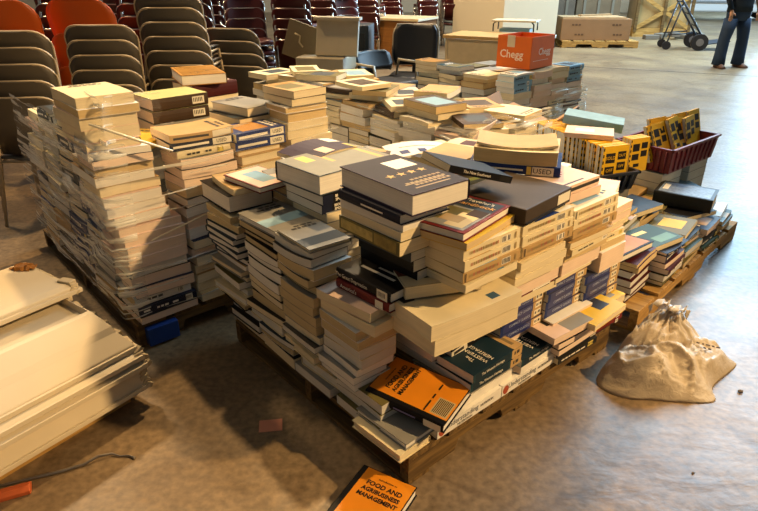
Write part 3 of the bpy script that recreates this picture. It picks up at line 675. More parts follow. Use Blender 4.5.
for row in range(2):
    for j in range(8):
        base = .625 + .11 if row else (.70, .78, .74, .79, .77, .80, .78, .76)[j] + .002
        if row: sc_.append((.14 + j * .27, .46, .625, 90 + rB.uniform(-6, 6), .27, .24, .108, rB.choice(cvs), rB.choice(['cream', 'tan']), None, f"thick block at rear row of rear pallet, {NAMES[j]} from right"))
        z = base + .002
        for l in range(2 if (j + row) % 3 else 3):
            T = rB.uniform(.024, .042); cvv = rB.choice(cvs)
            de = [FRAMED, rnd_design(rB, cvv in DARKS), [(-.36, .30, -.34, .34, cov(rB.choice(['grey', 'olive', 'sky', 'brown'])))]][rB.randrange(3)]
            sc_.append((.14 + j * .27 + rB.uniform(-.05, .05), .13 + row * .32 + rB.uniform(-.05, .06), z, 90 * rB.randrange(4) + rB.uniform(-32, 32), rB.uniform(.25, .30), rB.uniform(.19, .23), T, cvv, rB.choice(['cream', 'tan', 'cream', 'white']), de,
                        f"{'framed-cover' if de is FRAMED else cvv} book lying askew, {('lower', 'middle', 'topmost')[l]} at {NAMES[j]} place from right, {'rear' if row else 'front'} of rear pallet"))
            z += T + .006
scatter(FB, sc_, None, GB, '')

# ------------------------------------------------------------------ stack carrying the orange carton
core(FC, .24, .92, .24, .95, P0, .76, 11)
for j in range(4):
    column(FC, 'R', .0, .13 + j * .245, P0, .50, .235, 'low', GC, 500 + j, ('fore', 'spine'), ('pink', 'white', 'cream'), ['white', 'cream', 'navy', 'maroon', 'tan'], (.04, .06), .2, stuff=True)
    column(FC, 'R', .0, .13 + j * .245, .505, .80, .235, NAMES[j] + ' stack along right side under orange carton', GC, 510 + j, ('fore', 'spine', 'fore'), ('pink', 'white', 'cream'), ['white', 'cream', 'navy', 'maroon', 'tan', 'sky'], (.035, .055), .2)
for j in range(3):
    column(FC, 'L', .0, .40 + j * .27, P0, .60, .255, 'low left', GC, 520 + j, ('fore', 'head'), ('grey', 'cream'), LM, (.04, .06), .2, stuff=True)
    column(FC, 'L', .0, .40 + j * .27, .605, .76 + .03 * j, .255, NAMES[j] + ' stack along left side under orange carton', GC, 530 + j, ('fore', 'spine', 'head'), ('cream', 'tan', 'grey'), ['maroon', 'teal', 'cream', 'tan', 'gold', 'black'], (.03, .05), .3, yawj=10)

# packed books inside the pallets that only show through gaps: one mass
m = MB()
pm = [PG['cream'], PG['white']]
for (loc, yaw, L, W, T, cv, pg) in STUFF:
    rot = Matrix.Rotation(yaw, 3, 'Z')
    m.box(loc + Vector((0, 0, .0012)), (L, W, .0024), cov(cv), rot); m.box(loc + Vector((0, 0, T - .0012)), (L, W, .0024), cov(cv), rot)
    m.box(loc + Vector((0, 0, T / 2)), (L - .001, W - .001, T - .0045), PG[pg], rot)
    sp = rot @ Vector((0, -W / 2, 0)); m.box(loc + sp + Vector((0, 0, T / 2)), (L, .002, T), cov(cv), rot)
for me_v in m.bm.verts: pass
o = m.build('packed_books'); tag(o, 'packed mass of further books filling the cores of the pallets', 'books', kind='stuff')

# ------------------------------------------------------------------ right-hand pallet books
h2 = .118
core(F2, .30, .95, .1, 1.45, h2, .22, 21)
def p2book(u, v, z, yaw, L, W, T, cv, pg, hd, lab, de=None, sp=None, tilt=(0, 0), bend=0.0):
    return book(F2.w(u, v, z), F2.a + R(yaw), L, W, T, cv, pg, hd, lab, G2, de, sp, tilt=tilt, bend=bend)
for j, (vv, zt) in enumerate(((.15, .33), (.43, .29), (.71, .26), (.99, .24), (1.27, .22))):
    column(F2, 'R', .02 + (.05 if j == 0 else 0), vv, h2, zt, .26, NAMES[j] + ' low stack along edge of right-hand pallet', G2, 600 + j, ('fore', 'fore', 'spine'), ('cream', 'pink', 'tan', 'grey'), ['charcoal', 'black', 'green', 'navy', 'olive', 'maroon'], (.022, .04), .3, yawj=5)
for j, (vv, zt) in enumerate(((.15, .38), (.43, .36), (.71, .33), (.99, .29), (1.27, .28))):
    column(F2, 'R', .27, vv, .222, zt, .26, NAMES[j] + ' inner stack on right-hand pallet', G2, 610 + j, ('fore', 'fore', 'spine'), ('cream', 'tan', 'grey'), ['charcoal', 'black', 'green', 'navy', 'olive'], (.03, .045), .3, yawj=6)
FOX = mat('cover_fox', '9C6A2A', .4, .4, .6, 11)
p2book(.19, .09, .338, 172, .29, .21, .030, 'black', 'white', True, 'hardcover with furry golden-brown picture cover on right-hand pallet', [(-.46, .46, -.44, .44, FOX)], tilt=(R(4), 0))
p2book(.15, .40, .294, 168, .27, .20, .028, 'green', 'cream', False, 'green-covered paperback with yellow strip on right-hand pallet', [(-.1, .3, -.3, -.16, STICKER_Y), (-.42, .1, .1, .4, mat('cover_moss', '4E6B3A', .45, .3, .4, 20))])
p2book(.37, .38, .385, 182, .27, .20, .026, 'slate', 'tan', False, 'dark grey striped magazine book near workbook row end', [(-.4, .4, -.3, -.2, PRINT_DARK), (-.3, .3, .1, .2, cov('olive'))])
p2book(.36, .68, .335, 168, .27, .20, .028, 'charcoal', 'cream', False, 'charcoal paperback below the black crate', None)
p2book(.15, .72, .264, 186, .27, .20, .026, 'olive', 'cream', False, 'olive paperback tilted at middle of right-hand pallet edge', [(-.3, .2, -.3, .3, cov('yellow'))], tilt=(R(3), 0))
p2book(.19, 1.02, .262, 160, .28, .21, .024, 'black', 'cream', False, 'black paperback with pale fore edge under large black hardcover', None)
p2book(.22, 1.10, .292, -81, .31, .23, .078, 'charcoal', 'tan', True, 'large black-bordered hardcover with speckled blue cover, far right', [(-.44, .44, -.42, .42, mat('cover_speckle', '7C8CA0', .25, .6, .6, 60)), (-.40, -.30, -.2, .25, PRINT_LIGHT)])
p2book(.14, 1.27, .215, 188, .27, .20, .022, 'white', 'white', False, 'white paperback at far end of right-hand pallet edge', None, None, (R(5), 0))
p2book(.55, 1.35, .225, 20, .30, .22, .10, 'grey', 'pink', False, 'pale thick book between red tote and black hardcover', None)
p2book(.36, 1.36, .285, -35, .30, .24, .012, 'sky', 'white', False, 'flat pale blue folder at far corner of right-hand pallet', None)
p2book(.55, 1.05, .225, 4, .26, .20, .09, 'tan', 'tan', False, 'tan thick book beside black tote on right-hand pallet', None)

# ------------------------------------------------------------------ totes with yellow guides
YEL = mat('cover_safety', 'E2B11C', .4, .4, .15); GREYP = PG['grey']
NAVYP = mat('plastic_navy', '1D2432', .35, .5, .1); REDP = mat('plastic_maroon', '6E2229', .35, .5, .1)
def tote(loc, deg, L, W, H, pm, lab, ribs=9):
    root = empty('plastic_tote', loc, R(deg)); m = MB(); t = .006; tp = .93
    def wall(a, b):
        (x0, y0), (x1, y1) = a, b
        k = m.mi(pm); v = []
        n = Vector((y1 - y0, -(x1 - x0), 0)).normalized() * -t
        for dz, s in ((0, tp), (H, 1)):
            v.append([(x0 * s, y0 * s, dz), (x1 * s, y1 * s, dz), (x1 * s + n.x, y1 * s + n.y, dz), (x0 * s + n.x, y0 * s + n.y, dz)])
        m.loft(v, pm, True, False)
    c = [(-L / 2, -W / 2), (L / 2, -W / 2), (L / 2, W / 2), (-L / 2, W / 2)]
    for i in range(4): wall(c[i], c[(i + 1) % 4])
    m.box((0, 0, .003), (L * tp, W * tp, .006), pm)
    m.build('body', root)
    m = MB()
    for i in range(4):
        a = Vector(c[i] + (H,)); b_ = Vector(c[(i + 1) % 4] + (H,)); d = (b_ - a)
        m.box((a + b_) / 2 + Vector((0, 0, -.006)), (d.length + .016, .016, .014), pm, Matrix.Rotation(math.atan2(d.y, d.x), 3, 'Z'))
    m.build('rim', root)
    for i in range(4):
        a = Vector(c[i] + (0,)); b_ = Vector(c[(i + 1) % 4] + (0,)); n = ribs if (b_ - a).length > .35 else 6
        for q in range(1, n):
            p = a.lerp(b_, q / n); m = MB(); m.tube([p * (tp + .02) + Vector((0, 0, .01)), p * 1.015 + Vector((0, 0, H - .015))], .006, pm, 6); m.build('rib', root)
    return tag(root, lab, 'crate')
def guide_mesh(name, L, W, T, seed):
    """upright yellow guide: X thickness, Y width, Z height"""
    r = random.Random(seed); m = MB()
    m.box((-T / 2 + .0008, 0, L / 2), (.0016, W, L), YEL); m.box((T / 2 - .0008, 0, L / 2), (.0016, W, L), YEL)
    m.box((0, W / 2 - .0008, L / 2), (T, .0016, L), YEL)
    for z0, z1, y0, y1 in ((.62, .84, -.38, -.02), (.36, .54, -.38, -.02), (.68, .86, .08, .40), (.44, .62, .08, .40)):
        m.box((T / 2 + .0003, (y0 + y1) / 2 * W, (z0 + z1) / 2 * L), (.0006, (y1 - y0) * W, (z1 - z0) * L), INK)
    m.box((T / 2 + .0003, -.1 * W, .2 * L), (.0006, .3 * W, .1 * L), INK)
    for q in range(7): m.box((T / 2 + .0003, -.47 * W, (q + .5) / 7 * L), (.0006, .05 * W, .07 * L), INK)
    g_ = MB(); g_.box((0, -.0006, L / 2 - .002), (T - .0034, W - .0010, L - .004), GREYP); g_.box((0, -.0006, L - .0018), (T - .0034, W - .0010, .004), mat('page_top_amber', 'D6A018', .6, .3, .45, 60))
    return m, g_
_cache = {}
def guide(loc, deg, L, W, T, lab, group, lean=0.0, txt=False):
    root = empty('yellow_guidebook', loc)
    root.rotation_euler = (Matrix.Rotation(R(deg), 3, 'Z') @ Matrix.Rotation(lean, 3, 'Y')).to_euler()
    key = (L, W, T)
    if key not in _cache:
        a, b_ = guide_mesh('g', L, W, T, 1); ca = a.build('cover', root); cb = b_.build('pages', root); _cache[key] = (ca.data, cb.data)
    else:
        for nm, me in zip(('cover', 'pages'), _cache[key]):
            o = bpy.data.objects.new(nm, me); COL.objects.link(o); o.parent = root
    if txt:
        for (s, y, z_) in (('SOLD', -.2 * W, .73 * L), ('OFF', -.2 * W, .45 * L), ('OUT', .24 * W, .77 * L), ('OFF', .24 * W, .53 * L)):
            text(s, .026 if y < 0 else .022, YEL, root, (T / 2 + .001, y, z_), (PI / 2, 0, PI / 2), 'cover_lettering')
    return tag(root, lab, 'book', group)
TZ = .42
TX = Vector((1.165, 3.45, TZ)); TA = -69.0
tote(TX, TA, .72, .28, .11, NAVYP, 'black ribbed plastic tote packed with upright yellow guides', 14)
ax = Vector((math.cos(R(TA)), math.sin(R(TA)), 0)); sd = Vector((-ax.y, ax.x, 0))
GY = 'yellow guides in the black tote'
NG = 30
for i in range(NG):
    d = -.325 + .65 * (i + .5) / NG
    near = NG - 1 - i
    lab = f"yellow guide standing in black tote, {'nearest with cover showing' if near == 0 else (ORD[near] + ' from its near end' if near < 30 else '')}"
    rj = random.Random(i)
    guide(TX + ax * d + sd * rj.uniform(-.006, .006) + Vector((0, 0, .007)), TA + rj.uniform(-2, 2), .245, .17, .0195, lab, GY, R(-4 + rj.uniform(-2, 2)), txt=(near == 0))
for i in range(3):
    guide(TX + ax * (.27 - .024 * i) + sd * .20 + Vector((0, 0, .075)), TA + 4, .19, .14, .0205, ('front', 'middle', 'rear')[i] + ' yellow guide standing beside black tote near red tote', 'yellow guides between the totes', R(-3), txt=False)
RX = Vector((1.84, 3.76, .42)); RA = 40.0
tote(RX, RA, .62, .36, .15, REDP, 'maroon plastic tote behind the black tote, full of yellow guides', 10)
axr = Vector((math.cos(R(RA)), math.sin(R(RA)), 0)); sr = Vector((-axr.y, axr.x, 0))
for i in range(12):
    rj = random.Random(50 + i)
    guide(RX + axr * (-.25 + .044 * i) + sr * rj.uniform(-.10, -.03) + Vector((0, 0, .055 + .012 * (i % 3))), RA - 90 + rj.uniform(-8, 8), .215, .19 if False else .17, .0195,
          f"yellow guide in maroon tote, {ORD[i]} {'one' if i == 0 else 'one'} from left end", 'yellow guides in the maroon tote', R(-20 + rj.uniform(-6, 6)))
# supports for the totes
m = MB(); 
for k, (c_, a_, L_, W_) in enumerate(((TX, TA, .66, .25), (RX, RA, .56, .32))):
    for q in range(2):
        pass
m.bm.free()
for k, (c_, a_) in enumerate(((TX, TA), (RX, RA))):
    axx = Vector((math.cos(R(a_)), math.sin(R(a_)), 0))
    n = 0
    for s in (-.18, .18):
        zz = h2
        for q, T in enumerate((.055, .06, .06, .06, .06)):
            book(Vector((c_.x, c_.y, zz)) + axx * s, R(a_ + 90), .29, .25, T, ('charcoal', 'grey', 'tan', 'slate', 'grey', 'brown')[q], 'grey', False,
                 f"{('lowest', 'second', 'third', 'fourth', 'uppermost')[q]} thick book carrying {'black' if k == 0 else 'maroon'} tote, {'far' if (s < 0) == (k == 0) else 'near'} half" if k == 0 else
                 f"{('lowest', 'second', 'third', 'fourth', 'uppermost')[q]} thick book carrying maroon tote, {'left' if s < 0 else 'right'} half", G2)
            zz += T + .0005
# things lying on the yellow guides
book(TX + sd * .0 + ax * .08 + Vector((0, 0, .256)), R(-20), .26, .19, .026, 'pink', 'tan', False, 'pinkish paperback lying on top of yellow guides', G2, [(-.3, .1, -.2, .2, cov('white'))])
book(TX + sd * .17 - ax * .10 + Vector((0, 0, .262)), R(-22), .34, .20, .050, 'sky', 'tan', False, 'tan-paged book with shiny blue cover above the yellow guides', G2, [(-.5, .5, -.5, .5, mat('cover_ice', '9CC0CC', .2, .7, .25, 14))], tilt=(0, R(6)))
m = MB()   # open cardboard sleeve behind the yellow guides
KR = mat('kraft_board', 'A9845A', .8, .2, .15)
cs = empty('cardboard_sleeve', (.98, 3.98, .60), R(-28))
m.box((0, 0, .003), (.40, .30, .006), KR); m.build('base_flap', cs)
m = MB(); m.box((-.21, .0, .085), (.006, .28, .19), KR, Matrix.Rotation(R(-24), 3, 'Y')); m.build('upright_flap', cs)
m = MB(); m.box((-.02, .0, .06), (.26, .27, .006), KR, Matrix.Rotation(R(20), 3, 'Y')); m.build('slanting_flap', cs)
m = MB(); m.box((.22, 0, .065), (.20, .28, .006), KR, Matrix.Rotation(R(-38), 3, 'Y')); m.build('raised_flap', cs)
tag(cs, 'open brown cardboard sleeve with raised flaps behind yellow guides', 'cardboard')
ld = empty('document_folder', F1.w(.82, 1.26, .712), gd + R(20))
m = MB(); m.box((0, 0, .004), (.30, .22, .008), cov('black')); m.build('back_board', ld)
m = MB(); m.box((-.02, .02, .07), (.26, .003, .17), PG['pink'], Matrix.Rotation(R(35), 3, 'X')); m.build('loose_sheet', ld)
tag(ld, 'black folder with a pinkish sheet standing up behind central pile', 'folder')

# ------------------------------------------------------------------ orange carton
OR = mat('carton_orange', 'DE6A20', .6, .3, .1); ORI = mat('carton_inside', 'C65E2A', .7, .2, .1); LWHT = mat('print_carton', 'F2D9C2', .6)
ck = empty('orange_carton', FC.w(.245, .45, .803), R(47))
L_, W_, H_ = .36, .31, .245
m = MB(); t = .005
for (c_, d_) in (((0, -W_ / 2, H_ / 2), (L_, t, H_)), ((0, W_ / 2, H_ / 2), (L_, t, H_)), ((-L_ / 2, 0, H_ / 2), (t, W_, H_)), ((L_ / 2, 0, H_ / 2), (t, W_, H_)), ((0, 0, t / 2), (L_, W_, t))):
    m.box(c_, d_, OR)
m.build('carton_walls', ck, .001)
m = MB(); m.box((-L_ / 2 - .003, .03, H_ - .04), (.001, .07, .09), mat('tape_beige', 'D8C3A4', .3)); m.build('tape_label', ck)
text('Chegg', .085, LWHT, ck, (-L_ / 2 - .0032, .02, .105), (PI / 2, 0, -PI / 2), 'logo_lettering', 1.0, .0012)
text('Chegg', .075, LWHT, ck, (.03, -W_ / 2 - .0032, .125), (PI / 2, 0, 0), 'logo_lettering', 1.0, .0010)
m = MB(); m.box((-.02, -W_ / 2 - .0032, .06), (.24, .0008, .003), LWHT); m.build('print_line', ck)
tag(ck, 'open bright orange carton with white lettering on the rear book stack', 'carton')

# ------------------------------------------------------------------ stretch wrap
def film_mat(nm, p0, p1, lo, hi):
    m, nt, b = nodes(nm)
    N = nt.nodes; Lk = nt.links
    tc = N.new('ShaderNodeTexCoord'); mp = N.new('ShaderNodeMapping'); mp.inputs['Scale'].default_value = (1.5, 1.5, 30); mp.inputs['Rotation'].default_value = (R(24), R(18), 0)
    Lk.new(tc.outputs['Object'], mp.inputs['Vector'])
    n = N.new('ShaderNodeTexNoise'); n.inputs['Scale'].default_value = 1.6; n.inputs['Detail'].default_value = 6; n.inputs['Distortion'].default_value = .6
    Lk.new(mp.outputs['Vector'], n.inputs['Vector'])
    r = N.new('ShaderNodeValToRGB'); e = r.color_ramp.elements
    e[0].position = p0; e[0].color = (lo, lo, lo, 1); e[1].position = p1; e[1].color = (hi, hi, hi, 1)
    Lk.new(n.outputs['Fac'], r.inputs['Fac'])
    bp = N.new('ShaderNodeBump'); bp.inputs['Strength'].default_value = .9; bp.inputs['Distance'].default_value = .02
    Lk.new(n.outputs['Fac'], bp.inputs['Height'])
    b.inputs['Base Color'].default_value = (.9, .9, .8, 1); b.inputs['Roughness'].default_value = .12; b.inputs['Specular IOR Level'].default_value = .8
    Lk.new(bp.outputs['Normal'], b.inputs['Normal'])
    tr = N.new('ShaderNodeBsdfTransparent'); mx = N.new('ShaderNodeMixShader')
    Lk.new(r.outputs['Color'], mx.inputs[0]); Lk.new(tr.outputs[0], mx.inputs[1]); Lk.new(b.outputs[0], mx.inputs[2])
    Lk.new(mx.outputs[0], N['Material Output'].inputs['Surface'])
    return m
FILM = film_mat('stretch_film_bunched', .50, .62, .08, .85); FILMC = film_mat('stretch_film_taut', .60, .68, .03, .7)
def wrap(F, path, z0, z1, lab, seed, slant=.0, amp=.02, taut=lambda u, v: v > .06):
    """film stretched round a stack: path is a list of (u,v) corners"""
    m = MB(); k = m.mi(FILM); kc = m.mi(FILMC); pts = []
    for a, b_ in zip(path[:-1], path[1:]):
        d = math.hypot(b_[0] - a[0], b_[1] - a[1]); n = max(2, int(d / .03))
        for q in range(n): pts.append((a[0] + (b_[0] - a[0]) * q / n, a[1] + (b_[1] - a[1]) * q / n))
    pts.append(path[-1]); nz = 34; rows = []
    cu = sum(p[0] for p in path) / len(path); cv_ = sum(p[1] for p in path) / len(path)
    for i, (u, v) in enumerate(pts):
        row = []
        for j in range(nz + 1):
            f = j / nz
            zb = z0 + .05 * noise.noise(Vector((u * 3, v * 3, seed))); zt = z1 + .07 * noise.noise(Vector((u * 4, v * 4, seed + 9)))
            z = zb + (zt - zb) * f
            o = amp * noise.noise(Vector((u * 3 + v * 3, z * 11 + (u + v) * 4, seed + 3))) + amp * .7 * abs(noise.noise(Vector((u * 9, z * 22 - u * 9 + v * 6, seed + 5))))
            du, dv = u - cu, v - cv_; l = math.hypot(du, dv) or 1
            ln = .035 * max(0, f - .5)
            p = F.w(u + du / l * o + ln * 0, v + dv / l * o + ln, z)
            row.append(m.bm.verts.new(p))
        rows.append(row)
    for i in range(len(rows) - 1):
        for j in range(nz):
            f = m.bm.faces.new((rows[i][j], rows[i + 1][j], rows[i + 1][j + 1], rows[i][j + 1])); f.material_index = kc if taut(*pts[i]) else k; f.smooth = True
    o = m.build('stretch_wrap'); tag(o, lab, 'plastic wrap'); return o
wrap(FL, [(1.30, -.035), (.3, -.035), (-.02, -.045), (-.045, .0), (-.04, .5), (-.03, 1.12)], .17, .93, 'crinkled clear stretch wrap around the left book pallet', 1.0, amp=.03)
wrap(FL, [(.30, .02), (.0, .02), (.03, .04), (.05, .26)], .88, 1.07, 'clear stretch wrap round the tall corner column of left pallet', 4.0)
wrap(FB, [(.9, -.03), (-.03, -.03), (-.04, .62)], .35, .82, 'loose clear stretch wrap bunched at right corner of rear pallet', 7.0, amp=.05, taut=lambda u, v: u > .22)
wrap(FC, [(.3, -.03), (-.04, -.04), (-.04, 1.0), (.4, 1.02)], .2, .62, 'clear stretch wrap around stack below orange carton', 11.0, amp=.035, taut=lambda u, v: v < .5)
m = MB()   # twisted rope of film pulled taut over the sunlit face
pp_ = [FL.w(.02, -.02, 1.0), FL.w(-.035, .12, .93), FL.w(-.045, .26, .86)]
m.tube(pp_, [.004, .006, .004], mat('film_rope', 'E4DCC0', .2, .7)); o = m.build('film_strand'); tag(o, 'pale twisted strand of film across left pallet corner', 'plastic wrap')
m = MB()
pp_ = [FL.w(-.03, .12, .50), FL.w(-.06, .34, .56), FL.w(-.05, .62, .60)]
m.tube(pp_, [.003, .004, .003], mat('film_rope', 'E4DCC0', .2, .7)); o = m.build('film_strand'); tag(o, 'thin film strand stretched low over sunlit side of left pallet', 'plastic wrap')

# ------------------------------------------------------------------ white metal panels at the left
SW = mat('enamel_white', 'CDBFA2', .42, .4, .10, 5); SWD = mat('enamel_scuffed', 'B9A988', .5, .4, .2, 30)
SX = (-.885, 1.875); SA = R(-125)      # local x runs along the panel towards lower left, local y away to the back left
def tray(lab, z, rings, L=1.75):
    """rings: (end inset, front inset, back position, height) from the rim upwards"""
    root = empty('metal_tray', (SX[0], SX[1], z), SA); m = MB()
    m.loft([[(e, -f, h), (L - e, -f, h), (L - e, -bk, h), (e, -bk, h)] for e, f, bk, h in rings], SW, True, False)
    m.build('pan', root, .004)
    e, f, bk, h = rings[0]
    m = MB(); m.box((L / 2, -f + .003, .009), (L, .010, .018), SW); m.build('front_lip', root, .002)
    m = MB(); m.box((e - .002, -(f + bk) / 2, .009), (.010, bk - f, .018), SW); m.build('end_lip', root, .002)
    r = random.Random(int(z * 1000)); k = 1 if len(rings) > 1 else 0
    n = max(3, int(rings[-1][3] / .03) + 3)
    for q in range(n):
        t = (q + .5) / n; y = f + (rings[-1][1] - f) * t + .02; hh = rings[-1][3] * t
        m = MB(); m.box((e + .002 + .5 * (rings[-1][0] - e) * t, -y, hh + .004), (.034, .060, .020), SWD, Matrix.Rotation(r.uniform(-.8, .8), 3, 'Y') @ Matrix.Rotation(r.uniform(-.4, .4), 3, 'Z')); m.build('end_tab', root, .002)
    m = MB(); m.box((e - .004, -(f + .05), .012), (.012, .022, .014), mat('hole_dark', '2A2219', .7)); m.build('slot', root)
    return tag(root, lab, 'metal tray', 'white metal trays stacked on the pallet at left')
tray('lowest deep white metal tray of the stack at left', .072, [(0, 0, .80, 0), (.003, .003, .797, .014), (.014, .022, .77, .092), (.020, .034, .76, .096)])
tray('second white metal tray from the bottom of stack at left', .171, [(-.004, -.012, .79, 0), (-.002, -.010, .786, .014), (.004, .012, .76, .022)])
tray('third white metal tray from the bottom of stack at left', .203, [(.0, .0, .79, 0), (.002, .002, .78, .014), (.008, .03, .76, .024)])
tray('deep hood-shaped white metal tray beneath the top one at left', .229, [(.002, .035, .80, 0), (.004, .039, .79, .022), (.026, .105, .76, .066), (.031, .122, .755, .086), (.056, .190, .72, .134), (.062, .212, .70, .138), (.066, .216, .69, .110), (.07, .45, .66, .110)])
tray('top white metal tray with a crumpled brown leaf on it', .382, [(.02, .345, .72, 0), (.022, .347, .718, .030), (.040, .370, .70, .040)])
m = MB()
rp = empty('wooden_pallet', (SX[0], SX[1], 0), SA)
for i in range(4):
    m = MB(); m.box((.22 + i * .38, -.42, .062), (.12, .74, .018), PWL); m.build('deck_board', rp)
for j in range(3):
    m = MB(); m.box((.80, -(.09 + j * .32), .027), (1.5, .05, .052), PWL); m.build('stringer', rp)
tag(rp, 'light wooden pallet under the white metal panels', 'pallet')
m = MB(); r = random.Random(3)      # crumpled leaf of brown paper
n = 12; ring = []
g_ = [[m.bm.verts.new((-1.50 + i * .012 + r.uniform(-.003, .003), 2.16 + j * .011, .420 + .022 * abs(noise.noise(Vector((i * .6, j * .7, 2)))) + .012 * (1 - ((i - 4) / 4) ** 2) * (1 - ((j - 3) / 3) ** 2))) for j in range(7)] for i in range(9)]
k = m.mi(mat('paper_brown', '8A5A20', .6, .3, .4, 40))
for i in range(8):
    for j in range(6):
        if (i, j) in ((0, 0), (7, 5), (0, 5), (7, 0), (1, 0), (6, 5)): continue
        m.bm.faces.new((g_[i][j], g_[i + 1][j], g_[i + 1][j + 1], g_[i][j + 1])).material_index = k
o = m.build('dry_leaf'); tag(o, 'crumpled brown dry leaf on the top white metal panel', 'leaf')
so = o.modifiers.new('solid', 'SOLIDIFY'); so.thickness = .0015

# ------------------------------------------------------------------ small things on the floor
m = MB(); m.box((0, 0, .0015), (.085, .062, .003), mat('card_pink', 'DE9474', .6, .3, .1)); o = m.build('paper_card', loc=(-.400, 1.733, 0), rotz=R(8)); tag(o, 'small salmon-pink card lying on the shadowed floor', 'card')
m = MB(); rp_ = [(-1.36, 1.40, .006), (-1.22, 1.445, .006), (-1.06, 1.505, .006), (-1.0, 1.535, .007), (-.965, 1.565, .014), (-.925, 1.582, .010), (-.895, 1.575, .005), (-.865, 1.578, .005), (-.84, 1.565, .006)]
m.tube(rp_, [.006, .006, .006, .005, .0045, .004, .003, .003, .004], mat('steel_worn', '8A8278', .35, .5, .3, 60, .8), 8); o = m.build('metal_rod'); tag(o, 'bent thin metal rod lying on floor at bottom left', 'rod')
b = empty('brick_fragment', (-1.19, 1.405, 0), R(24)); m = MB()
poly = [(-.028, 0), (.028, 0), (.030, .018), (.012, .034), (-.014, .034), (-.03, .020)]
m.prism([(y * .8, z * .8) for y, z in poly], (-.07, .07), mat('terracotta', 'B0562C', .7, .3, .25, 30)); m.build('shell', b, .003)
m = MB(); m.box((-.0705, 0, .014), (.002, .026, .015), mat('hole_dark', '2A2219', .7)); m.build('hollow', b)
tag(b, 'orange-red terracotta piece beside metal rod at bottom left', 'rubble')
for i, (x, y, s) in enumerate(((1.36, 2.30, .014), (1.44, 1.93, .012), (.72, 1.27, .007), (1.05, 1.5, .006))):
    m = MB(); bmesh.ops.create_icosphere(m.bm, subdivisions=1, radius=s); k = m.mi(mat('grit', '5A4A34', .8))
    rj = random.Random(i)
    for v in m.bm.verts: v.co *= rj.uniform(.6, 1.2); v.co.z *= .6
    o = m.build('debris_bit', loc=(x, y, s * .45)); tag(o, ('dirt crumb on floor beyond the plastic bag', 'dirt crumb at tip of plastic bag', 'speck of dirt on lit floor before pallet', 'small speck of dirt between bag and pallet')[i], 'debris')

